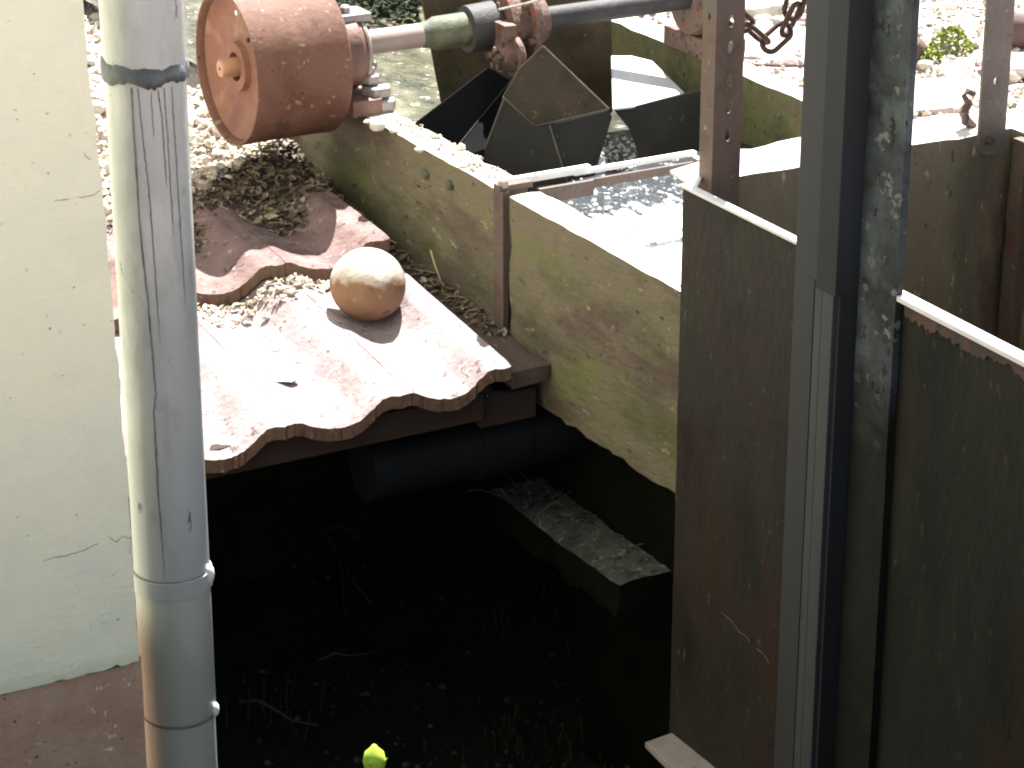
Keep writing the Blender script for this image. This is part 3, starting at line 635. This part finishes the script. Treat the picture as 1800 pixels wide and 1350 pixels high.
# ================================================================ TILE ROOF
LR = thing('lean_to_roof', 'low lean-to roof of weathered pinkish wavy tiles above the dark pit', 'roof', (-.5, .3, -.35))
prof = [(0, .036), (.06, .033), (.12, .0245), (.2, .0145), (.3, .006), (.43, 0), (.52, .0012), (.60, .007), (.66, .016), (.72, .0265), (.78, .0355), (.84, .0380), (.88, .0362), (.93, .0335), (.98, .0345), (1.0, .0355)]
def ph(u):
    for (a, ha), (b, hb) in zip(prof, prof[1:]):
        if u <= b:
            t = (u-a)/(b-a)
            return ha+(hb-ha)*t
    return prof[-1][1]
def roofz(x, y): return -.312+.055*(x+.43)+.11*(y+.2)
def roof_tile(x0, x1, y0, y1, lift, seed, name_m, lastcurl=False):
    bm = bmesh.new(); nx, ny = 40, 26; th = .028; top = []; bot = []
    for i in range(nx+1):
        u = i/nx; x = x0+(x1-x0)*u; ct = []; cb = []
        for j in range(ny+1):
            v = j/ny; y = y0+(y1-y0)*v; xx = x; yy = y
            if j == 0:
                jag = .0045*noise.noise(Vector((x*70, seed, 1)))+.003*noise.noise(Vector((x*170, seed, 4))); yy += jag+.004+ (.006*math.sin(u*3.1))
            z = roofz(x, y)+lift*(1-.9*v)+ph(u)+.0012*noise.noise(Vector((x*40, y*40, seed)))
            ed = .003 if j == 0 else 0
            ct.append(bm.verts.new((xx, yy, z-ed))); cb.append(bm.verts.new((xx, yy+(.004*noise.noise(Vector((x*60, seed, 9))) if j == 0 else 0), z-th)))
        top.append(ct); bot.append(cb)
    for i in range(nx):
        for j in range(ny):
            bm.faces.new((top[i][j], top[i+1][j], top[i+1][j+1], top[i][j+1])); bm.faces.new((bot[i][j+1], bot[i+1][j+1], bot[i+1][j], bot[i][j]))
        f = bm.faces.new((top[i][0], bot[i][0], bot[i+1][0], top[i+1][0])); f.material_index = 1
        bm.faces.new((top[i][ny], top[i+1][ny], bot[i+1][ny], bot[i][ny]))
    for j in range(ny):
        bm.faces.new((top[0][j], top[0][j+1], bot[0][j+1], bot[0][j])); bm.faces.new((top[nx][j], bot[nx][j], bot[nx][j+1], top[nx][j+1]))
    return obj('roof_tile', bm, [name_m, 'tile_edge'], LR, smooth=True)
pit = .2295
for k in range(-3, 2):
    x0 = -.540+pit*k
    roof_tile(x0, x0+pit-(.018 if k == 1 else .001), -.20, .46, .0, k+10, 'tile')
for k in range(-3, 3):
    x0 = -.545+pit*k
    if x0+pit > -.0: continue
    roof_tile(x0, x0+pit-.001, .320, 1.05, .034, k+30, 'tile_shade')
# verge board beside the trough and timbers beneath
vb = nbox((-.086, -.175, -.318), (-.004, .62, -.283), .02, .003, 8, .006)
for v in vb.verts: v.co.z += .05*(v.co.y+.175)
obj('verge_board', vb, 'oldwood', LR, smooth=True)
obj('fascia_board', B((-1.25, -.165, -.372), (-.14, -.140, -.318)), 'fascia', LR, bev=.002)
obj('fascia_board', B((-.139, -.150, -.395), (-.02, -.130, -.335)), 'fascia', LR, bev=.002)
bm = bmesh.new()
vv = [bm.verts.new(p) for p in ((-1.25, -.14, -.385), (-.02, -.14, -.365), (-.02, 1.10, -.30), (-1.25, 1.10, -.32), (-1.25, -.14, -.370), (-.02, -.14, -.350), (-.02, 1.10, -.275), (-1.25, 1.10, -.295))]
for f in ((0,3,2,1),(4,5,6,7),(0,1,5,4),(1,2,6,5),(2,3,7,6),(3,0,4,7)): bm.faces.new([vv[i] for i in f])
obj('roof_deck', bm, 'underlayer', LR)

# soil mound with leaf litter between roof and trough wall
def mound_h(x, y):
    z = roofz(x, y)+.045
    t = max(0, min(1, (y-.50-.10*max(0, -.12-x))/.45)); m = -.012+.060*t
    if y > 1.0: m += 0
    return z+m*(1+.0)+.012*fbm(x, y, 14, 3)+.006*fbm(x, y, 40, 7)-.05*max(0, (.62-y))*1.2
def lim(x): return max(.66, min(.86, .73+.40*(x+.33)))
bm = bmesh.new()
def mound_keep(x, y):
    edge = .46+.06*max(0, -.10-x)+.05*fbm(x, y, 8, 2) if x < -.075 else .10+.0*y
    return y > edge
patch(bm, [-1.2+1.199*i/90 for i in range(91)], [.1+.90*j/90 for j in range(91)], lambda x, y: min(mound_h(x, y), -.02) if x < -.075 else -.275+.055*(y+.0)+.09*max(0, (y-.45))+.008*fbm(x, y, 16, 5), mound_keep)
for f in bm.faces:
    c = f.calc_center_median()
    f.material_index = 1 if (c.y > lim(c.x)+.03*fbm(c.x, c.y, 12, 4) and c.x < -.08+.04*fbm(c.x, c.y, 9, 2)) or c.y > 1.0 else 0
md = obj('soil_mound', bm, ['soil', 'bank'], smooth='all'); tag(md, kind='structure')
rl = random.Random(11); spots = []
def surf(x, y):
    if x >= -.075: return -.275+.055*y+.09*max(0, (y-.45))
    return min(mound_h(x, y), -.02)
for _ in range(5200):
    x = -rl.random()**1.2*.95-.005; y = rl.uniform(.50, .97+.05*math.sin(x*9))
    if not mound_keep(x, y-.03) and rl.random() < .95: continue
    if x < -.07 and y > lim(x)+.02*math.sin(x*30)+rl.gauss(0, .012): continue
    spots.append((x, y, surf(x, y)+rl.uniform(.001, .012)))
for _ in range(260):
    y = rl.uniform(-.02, .6); x = -rl.uniform(.004, .05); spots.append((x, y, -.272+.05*y+rl.uniform(0, .006)))
bm = bmesh.new()
for _ in range(170):
    x = -rl.random()**1.2*.8-.01; y = rl.uniform(.52, .9) if rl.random() < .7 else rl.uniform(0, .6)
    if y < .52: x = -rl.uniform(.008, .06)
    z = (surf(x, y) if y > .52 else -.272+.05*y)+.008; a = rl.uniform(0, 3.14); l = rl.uniform(.015, .05)
    d = Vector((math.cos(a)*l, math.sin(a)*l, rl.gauss(0, .006))); p = Vector((x, y, z)); tube(bm, [p-d*.5, p+Vector((rl.gauss(0, .002), rl.gauss(0, .002), .002)), p+d*.5], rl.uniform(.0008, .0020), 4)
tag(obj('twig_litter', bm, 'straw_old', kind='stuff'), 'thin dry twigs mixed into the leaf litter by the trough wall', 'twigs')
ll = bits_obj('leaf_litter', joined_bits(spots, (.006, .027), 'leaf', 2), 'leaf')
tag(ll, 'brown dry leaf litter heaped in shade between tile roof and trough wall', 'leaf litter')
spots = []
for _ in range(3200):
    y = rl.uniform(1.0, 2.6); x = chan_left(y)-rl.random()*.9; spots.append((x, y, left_h(x, y)+rl.uniform(0, .012)))
for _ in range(3600):
    x = rl.uniform(-.75, .0); y = rl.uniform(.66, 1.25)
    if (x > -.07 and y < 1.0) or y < lim(x)-.01+rl.gauss(0, .015): continue
    spots.append((x, y, (surf(x, y) if y < 1.01 else left_h(x, y))+rl.uniform(0, .014)))
o = bits_obj('gravel', joined_bits(spots, (.010, .034), 'stone', 4), 'gravel'); tag(o, 'blown out pale gravel covering the left bank behind the pulley', 'gravel')
# grit that collected along the edge of the upper tile row
spots = []
for _ in range(330):
    x = rl.uniform(-.62, -.17); u = ((x+.545)/pit) % 1; y = .312-rl.random()**1.6*(.085 if x < -.33 else .04); uu = ((x+.540)/pit) % 1
    spots.append((x, y, roofz(x, y)+ph(uu)+rl.uniform(.003, .010)))
o = bits_obj('grit', joined_bits(spots[:200], (.005, .026), 'stone', 5), 'gravel'); bits_obj('fallen_bits', joined_bits(spots[200:], (.008, .026), 'leaf', 6), 'gravel'); tag(bpy.data.objects['fallen_bits'], 'curled pale leaf scraps lying in the grit at the upper tile row edge', 'leaf scraps'); tag(o, 'pale grit and leaf bits caught along the upper tile row edge', 'grit')

# straws and blades by the wall
for (pts, m, r_, lab) in (
    (((757, 440), (765, 468), (779, 503)), 'straw', .0022, 'dry straw stalk leaning on the trough wall foot, nearer of the pair'),
    (((640, 398), (668, 412), (697, 428)), 'straw', .0018, 'dry straw stalk lying on the litter along the trough wall'),
    (((560, 333), (570, 322), (582, 313)), 'grass', .0030, 'short green grass blade in the litter below the pulley'),
    (((565, 290), (569, 302), (571, 310)), 'straw', .0030, 'pale stub leaning on the trough wall below the pulley')):
    bm = bmesh.new(); tube(bm, [px(x, y, X=-.03) for x, y in pts], [r_, r_*.9, r_*.5], 6)
    tag(obj('grass_blade' if m == 'grass' else 'straw_stalk', bm, m, smooth='all'), lab, 'grass' if m == 'grass' else 'straw')

# ball resting in the tile
bx, by = -.222, .150
u = ((bx+.540)/pit) % 1
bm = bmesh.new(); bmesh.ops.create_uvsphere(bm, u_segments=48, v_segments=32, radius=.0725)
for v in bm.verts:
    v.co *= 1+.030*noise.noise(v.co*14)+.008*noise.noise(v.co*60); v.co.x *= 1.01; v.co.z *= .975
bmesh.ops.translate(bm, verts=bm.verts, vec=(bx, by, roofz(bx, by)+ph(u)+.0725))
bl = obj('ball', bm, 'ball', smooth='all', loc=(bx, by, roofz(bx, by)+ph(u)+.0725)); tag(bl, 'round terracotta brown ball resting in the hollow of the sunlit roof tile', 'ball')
# loose chip on the eave tile
bm = rock(.026, .016, .004, 9, 2, .5); p = px(503, 668, Z=roofz(-.45, .03)+.004)
u = ((p.x+.540)/pit) % 1
p.z = roofz(p.x, p.y)+ph(u)+.005
bmesh.ops.rotate(bm, verts=bm.verts, matrix=Matrix.Rotation(-.1, 3, 'X')); bmesh.ops.translate(bm, verts=bm.verts, vec=p)
tag(obj('stone_chip', bm, 'stone_pale', smooth=True, loc=p), 'flat pale stone chip lying alone on the sunlit eave tile', 'stone chip')

# ================================================================ HOUSE CORNER + DOWNPIPE
HW = thing('house_wall', 'cream plastered house wall with a rough brown plinth at the left edge', 'wall', (-1.6, -1.32, -.5))
def outline_x(z):
    pts = [(-1.3, -1.258), (-.21, -1.260), (-.042, -1.267), (.197, -1.268), (.312, -1.271), (.387, -1.273), (.532, -1.276), (.81, -1.289), (3.5, -1.33)]
    for (a, xa), (b, xb) in zip(pts, pts[1:]):
        if z <= b: return xa+(xb-xa)*(z-a)/(b-a)
    return -1.33
bm = bmesh.new(); zs = []; z = -.052
while z < 1.3: zs.append(z); z += .012
zs += [1.6, 2.4, 3.4]
xsn = 70; F_ = []; 
for i, z in enumerate(zs):
    xe = outline_x(z)+.0022*noise.noise(Vector((0, 0, z*38)))+.0028*noise.noise(Vector((3, 0, z*13)))+.0012*noise.noise(Vector((5, 0, z*110)))
    row = []
    for k in range(xsn+1):
        t = k/xsn; x = xe-(t**1.8)*(.45 if t < 1 else 2.8)
        zz = z+(.0035*noise.noise(Vector((x*55, 0, 1)))+.002*noise.noise(Vector((x*150, 0, 5))) if i == 0 else 0)
        rel = .0022*fbm(x, z, 9, 4)+.0008*fbm(x, z, 40, 9)
        yy = -1.32+rel+(.004 if k == 0 else 0)+(.003 if i == 0 else 0)
        row.append(bm.verts.new((x, yy, zz)))
    F_.append(row)
for A, Bq in zip(F_, F_[1:]):
    for k in range(xsn): bm.faces.new((A[k], Bq[k], Bq[k+1], A[k+1]))
side = [bm.verts.new((r[0].co.x-.004, 1.0, r[0].co.z)) for r in F_]
mid = [bm.verts.new((r[0].co.x-.001, -1.29, r[0].co.z)) for r in F_]
for i in range(len(F_)-1):
    bm.faces.new((F_[i][0], mid[i], mid[i+1], F_[i+1][0])); bm.faces.new((mid[i], side[i], side[i+1], mid[i+1]))
back = [bm.verts.new((x, -1.305, -.052)) for x in (F_[0][0].co.x-.002, -4)]
bm.faces.new([F_[0][k] for k in range(xsn+1)]+[back[1], back[0]])
obj('plaster_render', bm, 'plaster', HW, smooth=True)
pl_ = nbox((-4.0, -1.312, -1.4), (-1.262, 1.0, -.050), .05, .003, 17, .0)
obj('plinth', pl_, 'plinth', HW, smooth=True)

def crack(pts, r_):
    bm = bmesh.new(); P_ = []
    for (a, b) in zip(pts, pts[1:]):
        for k in range(5):
            t = k/5; q = px(a[0]+(b[0]-a[0])*t, a[1]+(b[1]-a[1])*t+3*noise.noise(Vector((a[0]*.3+k, b[1]*.1, 2))), Y=-1.3215); P_.append(q)
    P_.append(px(*pts[-1], Y=-1.3215)); tube(bm, P_, [r_*(.3+1.0*abs(noise.noise(Vector((i*.9, 3, r_*9000))))) for i in range(len(P_))], 4)
    obj('hairline_crack', bm, 'crack', HW)
crack([(96, 354), (122, 350)], .0006); crack([(138, 348), (160, 344), (176, 336)], .0007)
crack([(146, 268), (152, 276), (160, 281)], .0008)
crack([(74, 986), (110, 978), (150, 966), (172, 956)], .0008); crack([(192, 944), (204, 953), (216, 944), (232, 946), (228, 975)], .0009)
for (x, y, r_) in ((208, 1089, .0016), (130, 505, .0012), (88, 578, .0016), (148, 571, .0012), (48, 942, .0010), (135, 905, .0010), (60, 130, .0010), (85, 305, .0012), (30, 210, .0010), (196, 563, .0012), (200, 1010, .0010), (160, 1100, .0009), (18, 700, .0010), (110, 660, .0009)):
    b_ = rock(r_*1.3, .0006, r_, int(x), 1, .3); bmesh.ops.translate(b_, verts=b_.verts, vec=px(x, y, Y=-1.3215)); obj('pit_mark', b_, 'crack', HW)
PC = (-1.184, -1.235); PR = .050
DPp = thing('downpipe', 'grey plastic downpipe streaked with dirt running down beside the cream wall', 'downpipe', (PC[0], PC[1], -1.2))
def pz(y): return px(252+.051*y, y, Y=PC[1]-.04).z
zb, zc, zj = pz(130), pz(1035), pz(1275)
cc = (PC[0], PC[1], 0)
obj('upper_pipe', LA([(zb, PR*1.015), (1.6, PR*1.015)], cc, 'Z', 56), 'pipe', DPp, smooth=True)
obj('middle_pipe', LA([(zc, PR*.985), (zb-.001, PR*.985)], cc, 'Z', 56), 'pipe', DPp, smooth=True)
obj('lower_socket', LA([(zj, PR*.955), (zj+.004, PR*.985), (zc-.001, PR*.985)], cc, 'Z', 56), 'pipe_low', DPp, smooth=True)
obj('bottom_pipe', LA([(-1.3, PR*.945), (zj-.003, PR*.945)], cc, 'Z', 56), 'pipe_low', DPp, smooth=True)
def ring_band(z0, z1, r, jag, seed, th=.003):
    bm = bmesh.new(); n = 90; rr_ = []
    for i in range(n):
        t = 2*math.pi*i/n
        a = z0+.35*jag*noise.noise(Vector((i*.9, 2, seed)))+jag*noise.noise(Vector((math.cos(t)*2.2, math.sin(t)*2.2, seed)))+jag*.5*noise.noise(Vector((math.cos(t)*7, math.sin(t)*7, seed)))
        b = z1+jag*noise.noise(Vector((math.cos(t)*2.4, math.sin(t)*2.4, seed+4)))+jag*.6*noise.noise(Vector((math.cos(t)*8, math.sin(t)*8, seed+7)))
        q = []
        for (z, k) in ((a, -.001), (a+.001, th*.8), ((a+b)/2, th+jag*.1*noise.noise(Vector((t*6, 1, seed)))), (b-.001, th*.7), (b, -.001)):
            q.append(bm.verts.new((PC[0]+(r+k)*math.cos(t), PC[1]+(r+k)*math.sin(t), z)))
        rr_.append(q)
    for i in range(n):
        A, Bq = rr_[i], rr_[(i+1) % n]
        for k in range(4): bm.faces.new((A[k], Bq[k], Bq[k+1], A[k+1]))
    return bm
obj('sealant_band', ring_band(zb-.014, zb+.010, PR*1.0, .0075, 2, .0036), 'sealant', DPp, smooth='all')
obj('clip_band', LA([(zc-.014, PR*.99), (zc-.013, PR*1.045), (zc+.010, PR*1.045), (zc+.011, PR*.99)], cc, 'Z', 56, cap=False), 'pipe', DPp, smooth=True)
vr = -FW.copy(); vr.z = 0; vr.normalize(); va = math.atan2(vr.y, vr.x)      # direction of the front of the pipe
def onpipe(da, r, z): a = va+da; return Vector((PC[0]+r*math.cos(a), PC[1]+r*math.sin(a), z))
bm = bmesh.new()
cl = [onpipe(.38+dx, PR*1.052, zc+dz) for dx, dz in ((0, -.012), (.22, -.012), (.22, .012), (0, .012))]
bm = plate(cl, .004); obj('clip_latch', bm, 'pipe', DPp, bev=.001)
for (z, rr_) in ((zc+.006, .012), (zj+.006, .009)):
    b_ = rock(rr_*.7, rr_*.8, rr_*1.2, 3, 2, .1); bmesh.ops.translate(b_, verts=b_.verts, vec=onpipe(1.38, PR*.99, z)); obj('lug', b_, 'rim', DPp, smooth=True)
# dark rims of the joints
obj('joint_gap', LA([(zj-.004, PR*.93), (zj-.004, PR*.962), (zj+.000, PR*.962)], cc, 'Z', 56, cap=False), 'drip', DPp, smooth=True)
obj('joint_gap', ring_band(zc+.0115, zc+.013, PR*.985, .0005, 8, .0012), 'drip', DPp, smooth='all')
# dried drip lines
def drip(path, w):
    bm = bmesh.new(); P_ = []
    N_ = 60; tot = len(path)-1
    for i in range(N_+1):
        s = i/N_*tot; k = min(int(s), tot-1); f = s-k
        da = path[k][0]+(path[k+1][0]-path[k][0])*f+.02*noise.noise(Vector((i*.6, w*1000, 1))); y = path[k][1]+(path[k+1][1]-path[k][1])*f
        ww = w*(.7+.6*abs(noise.noise(Vector((i*.5, 2, w*900)))))*(1 if i < N_-6 else (N_-i+1)/7)
        P_.append([bm.verts.new(onpipe(da+e*ww/PR, PR*.985+.0006, pz(y))) for e in (-.5, .5)])
    for A, Bq in zip(P_, P_[1:]): bm.faces.new((A[0], A[1], Bq[1], Bq[0]))
    obj('drip_stain', bm, 'drip', DPp)
drip([(-.22, 152), (-.19, 400), (-.10, 520), (-.04, 640), (-.02, 690), (-.10, 720), (-.10, 860), (-.05, 1010)], .0028)
drip([(-.06, 152), (.0, 240), (.08, 330), (.12, 460), (.15, 600)], .0020)
drip([(.42, 155), (.50, 210), (.52, 330)], .0018); drip([(.58, 155), (.62, 250), (.64, 420)], .0016); drip([(.80, 155), (.84, 300), (.90, 560)], .0016)
drip([(.25, 160), (.27, 240)], .0014)

# bud of a plant rising close by from the near bank
BD = thing('plant_shoot', 'lone bright green plant bud lit by the sun at the bottom edge', 'plant', tuple(px(658, 1400, Y=-1.5)))
p0 = px(658, 1333, Y=-1.5)
bm = bmesh.new(); lathe(bm, [(-.022, .004), (-.016, .0125), (-.004, .0150), (.008, .0125), (.014, .0065), (.019, .003), (.0205, .001)], p0, 'Z', 20); obj('bud', bm, 'bud', BD, smooth='all')
bm = bmesh.new(); tube(bm, [p0+Vector((0, 0, -.02)), p0+Vector((.01, .01, -.2)), p0+Vector((-.02, 0, -.5)), p0+Vector((0, .02, -1.12))], [.003, .004, .005, .006], 8); obj('stem', bm, 'grass', BD, smooth='all')
for s in (-1, 1):
    bm = plate([p0+Vector((0, 0, -.02)), p0+Vector((.006*s, -.01, -.004)), p0+Vector((.0125*s, -.012, .003)), p0+Vector((.010*s, -.008, -.012))], .001); obj('sepal', bm, 'bud', BD)

# ================================================================ PIT PLANTS AND PEBBLES
bm = bmesh.new(); rp = random.Random(21)
def tuft(cx, cy, cz, n, L, spread):
    for _ in range(n):
        a = rp.uniform(0, 6.28); l = L*rp.uniform(.4, 1); p = Vector((cx+rp.gauss(0, spread), cy+rp.gauss(0, spread), cz))
        d = Vector((math.cos(a)*l*.5, math.sin(a)*l*.5, l*rp.uniform(.3, 1)))
        w = Vector((-math.sin(a), math.cos(a), 0))*.0022
        q = [bm.verts.new(p-w), bm.verts.new(p+w), bm.verts.new(p+d*.6+w*.8+Vector((0, 0, .02))), bm.verts.new(p+d*.6-w*.8+Vector((0, 0, .02))), bm.verts.new(p+d)]
        bm.faces.new((q[0], q[1], q[2], q[3])); bm.faces.new((q[3], q[2], q[4]))
for (x, y, n, L, s) in ((1000, 1060, 160, .16, .12), (1130, 1080, 60, .14, .06), (620, 1010, 50, .16, .05), (880, 1290, 50, .07, .05), (1150, 1240, 40, .12, .05), (480, 1250, 40, .12, .06), (1010, 1340, 40, .08, .08)):
    p = px(x, y, Z=-1.25); tuft(p.x, p.y, -1.27, n, L, s)
gp = obj('pit_grass', bm, 'dimgreen'); tag(gp, 'faint dark grass tufts growing in the shadowy pit under the trough', 'grass', kind='stuff')
spots = []
for _ in range(260):
    x = rp.uniform(420, 1180); y = rp.uniform(1180, 1400) if rp.random() < .8 else rp.uniform(950, 1180); p = px(x, y, Z=-1.25); spots.append((p.x, p.y, -1.225+.05*fbm(p.x, p.y, 2, 1)))
o = bits_obj('pit_pebbles', joined_bits(spots, (.006, .022), 'stone', 9), 'pebble_dk'); tag(o, 'scattered small damp pebbles on the dark pit floor', 'pebbles')

branch_labels = iter(['longest dim branch slanting down through the middle of the dark pit', 'thin dim branch hanging straight down in the dark pit', 'short dim twig level with the top of the long branch in the pit', 'dim branch nearest the tile roof eave in the dark pit', 'low dim branch near the foot of the grey downpipe', 'faint reddish twig lying level in the middle of the pit floor'])
for (pts, r_) in ((((540, 915), (600, 980), (655, 1062)), .006), (((588, 975), (604, 1010), (611, 1090)), .004), (((560, 935), (620, 930), (640, 945)), .004), (((440, 880), (490, 920), (545, 985)), .005), (((420, 1235), (480, 1245), (560, 1275)), .004), (((560, 1160), (610, 1152), (680, 1135)), .003)):
    bm = bmesh.new(); q = [px(x, y, Z=-1.12) for (x, y) in pts]; tube(bm, [q[0], (q[0]+q[1])/2+Vector((.006, 0, .01)), q[1], (q[1]+q[2])/2+Vector((-.005, 0, -.008)), q[2]], [r_, r_*.9, r_*.8, r_*.6, r_*.3], 6)
    tag(obj('dead_branch', bm, 'pit_branch', smooth='all'), next(branch_labels), 'branch', 'dead branches in the pit')
# ================================================================ STONES
def stone(p, s, m, seed, lab, cat='stone', group=None, sub=2, flat=0, rough=.3, rz=0):
    bm = rock(s[0], s[1], s[2], seed, sub, rough, flat); bmesh.ops.rotate(bm, verts=bm.verts, matrix=Matrix.Rotation(rz, 3, 'Z'))
    bmesh.ops.translate(bm, verts=bm.verts, vec=Vector(p)); o = obj('stone', bm, m, loc=p, smooth=True); tag(o, lab, cat, group); return o
stone(px(1640, 172, Z=-.04), (.13, .10, .035), 'stone', 1, 'large flat pinkish stone between grey post and flat bar', flat=.5, sub=3, rz=.3)
stone(px(1352, 82, Z=-.05), (.20, .16, .035), 'stone', 2, 'broad smooth pink slab behind the hanging chain', flat=.4, sub=3, rz=-.5, rough=.2)
stone(px(1606, 88, Z=-.02), (.035, .03, .032), 'stone_dark', 3, 'small dark purplish stone beside the grey post and the moss', sub=2)
stone(px(1790, 52, Z=.0), (.05, .05, .04), 'stone_dark', 6, 'dark brown stone at the right edge beyond the flat bar', sub=2)
stone(px(1660, 30, Z=-.04), (.16, .12, .03), 'stone', 8, 'low pink slab high on the far bank above the moss', flat=.4, sub=3, rz=.7)
stone(px(1785, 115, Z=-.03), (.09, .07, .03), 'stone', 12, 'pink slab beyond the flat bar at right edge', flat=.4, sub=3)
stone(px(1345, 10, Z=-.03), (.09, .06, .03), 'stone_pale', 14, 'pale slab behind the chain at the top', flat=.4, sub=3)
protos = []
for s in range(5):
    bm = rock(1, .8, .55, s+40, 2, .45); me = bpy.data.meshes.new('stone'); bmesh.ops.recalc_face_normals(bm, faces=bm.faces); bm.to_mesh(me); bm.free(); me.materials.append(M['stone' if s % 2 else 'stone_pale'])
    for q in me.polygons: q.use_smooth = True
    protos.append(me)
rs = random.Random(33)
def scatter(n, place, size, lab, group):
    for k in range(n):
        p, s = place(), rs.uniform(*size)
        o = bpy.data.objects.new('stone', protos[rs.randrange(5)]); C.objects.link(o); o.location = p; o.scale = (s, s, s)
        o.rotation_euler = (rs.uniform(-.3, .3), rs.uniform(-.3, .3), rs.uniform(0, 6.28)); tag(o, lab, 'stone', group)
def on_right():
    x, y = rs.choice(((rs.uniform(1290, 1420), rs.uniform(-30, 50)), (rs.uniform(1580, 1830), rs.uniform(-40, 195)))); return px(x, y, Z=-.04)
scatter(70, on_right, (.010, .028), 'small pale stone scattered on the sunlit far bank', 'small stones on the far bank')
def on_left():
    y = rs.uniform(1.3, 2.7); x = chan_left(y)-rs.random()*.75; return Vector((x, y, left_h(x, y)+.008))
scatter(70, on_left, (.012, .035), 'small pale stone scattered on the sunlit left bank', 'small stones on the left bank')
def spots_gr():
    out = []
    for _ in range(1100):
        p = px(rs.uniform(1285, 1420), rs.uniform(-40, 130), Z=-.04) if rs.random() < .35 else px(rs.uniform(1570, 1830), rs.uniform(-40, 215), Z=-.04)
        if p.x > .935: out.append((p.x, p.y, -.04+bank_h(p.x, p.y)+rs.uniform(-.004, .008)))
    for _ in range(2600):
        x = .95+rs.random()*1.6; y = rs.uniform(-1.6, 2.4); out.append((x, y, (-.045+bank_h(x, y) if y > -.4 else -.055)+rs.uniform(-.004, .006)))
    return out
o = bits_obj('gravel', joined_bits(spots_gr(), (.008, .028), 'stone', 14), 'gravel'); tag(o, 'pale sunlit gravel between the stones of the far bank', 'gravel')
# moss cushions
for (x, y, r_, n, lab) in ((1672, 75, .055, 420, 'larger bright yellow green moss cushion on the far bank'), (1635, 92, .028, 160, 'smaller moss tuft left of the larger moss cushion on the bank'), (1793, 60, .03, 120, 'mossy weed beside the dark stone at the right edge')):
    c = px(x, y, Z=-.02); sp = []
    for _ in range(n):
        a = rs.uniform(0, 6.28); q = rs.random()**.5; sp.append((c.x+r_*q*math.cos(a), c.y+r_*q*math.sin(a), -.04+.045*(1-q*q)*r_/.05+rs.uniform(0, .006)))
    me = joined_bits(sp, (.008, .018), 'leaf', n); me.materials.append(M['moss']); me.name = 'moss_cushion'; o = bpy.data.objects.new('moss_cushion', me); C.objects.link(o); tag(o, lab, 'moss')
# stones and grit on top of the near trough wall
spots = []
for _ in range(130):
    y = .03+rs.random()*.52; x = rs.uniform(.018, .066) if rs.random() < .85 else rs.uniform(.0, .066); spots.append((x, y, rs.uniform(.001, .006)))
o = bits_obj('grit', joined_bits(spots, (.004, .021), 'stone', 15), 'gravel'); tag(o, 'loose sunlit grit strewn along the top of the near trough wall', 'grit')
for (x, y, s, lab) in ((664, 221, .020, 'largest white pebble on the trough wall top near the bearing nuts'), (646, 214, .008, 'tiny white pebble left of the largest one on the wall top'), (711, 219, .008, 'round white pebble at the inner edge of the wall top'), (693, 229, .011, 'white pebble right of the largest one on the wall top'), (738, 262, .011, 'flat pebble midway along the near wall top'), (815, 290, .010, 'pebble on the wall top close to the joint bolt')):
    stone(px(x, y, Z=s*.4), (s, s*.8, s*.6), 'stone_pale', int(x), lab, 'pebble', sub=2)
for (x, y) in ((748, 306), (790, 326)):
    stone(px(x, y, X=-.003), (.008, .013, .010), 'block', x, 'grey lichen nodule on the trough wall face just below its top, %s' % ('left of two' if x < 760 else 'right of two'), 'nodule', sub=2)
# greenery overhanging the stream upstream
spots = []
for _ in range(500):
    p = px(rs.uniform(590, 735), rs.uniform(-60, 22), Z=-.10); spots.append((p.x, p.y, -.13+rs.uniform(0, .06)))
me = joined_bits(spots, (.015, .04), 'leaf', 19); o = bits_obj('water_weed', me, 'dimgreen'); tag(o, 'dark green weed mat on the stream behind the shaft', 'weed')
spots = []
for _ in range(260):
    y = rs.uniform(-.15, .30); x = rs.uniform(.10, .80)
    spots.append((x, y, -.146+rs.uniform(0, .003)))
bm = bmesh.new()
for k in range(330):
    x = rs.uniform(.3, .8) if k % 3 else rs.uniform(.1, .3); y = rs.uniform(-.1, .05) if k % 3 else rs.uniform(.1, .5); r_ = .0015+.006*rs.random()**2.5
    p = px(rs.uniform(1000, 1200), rs.uniform(315, 430), Z=-.15) if k % 2 else px(rs.uniform(1040, 1120), rs.uniform(240, 300), Z=-.15)
    bmesh.ops.create_icosphere(bm, subdivisions=1, radius=r_, matrix=Matrix.Translation((p.x, p.y, -.149)))
o = obj('foam_bubbles', bm, 'rim', smooth='all', kind='stuff'); tag(o, 'white foam bubbles floating on the sunlit trough water', 'foam')
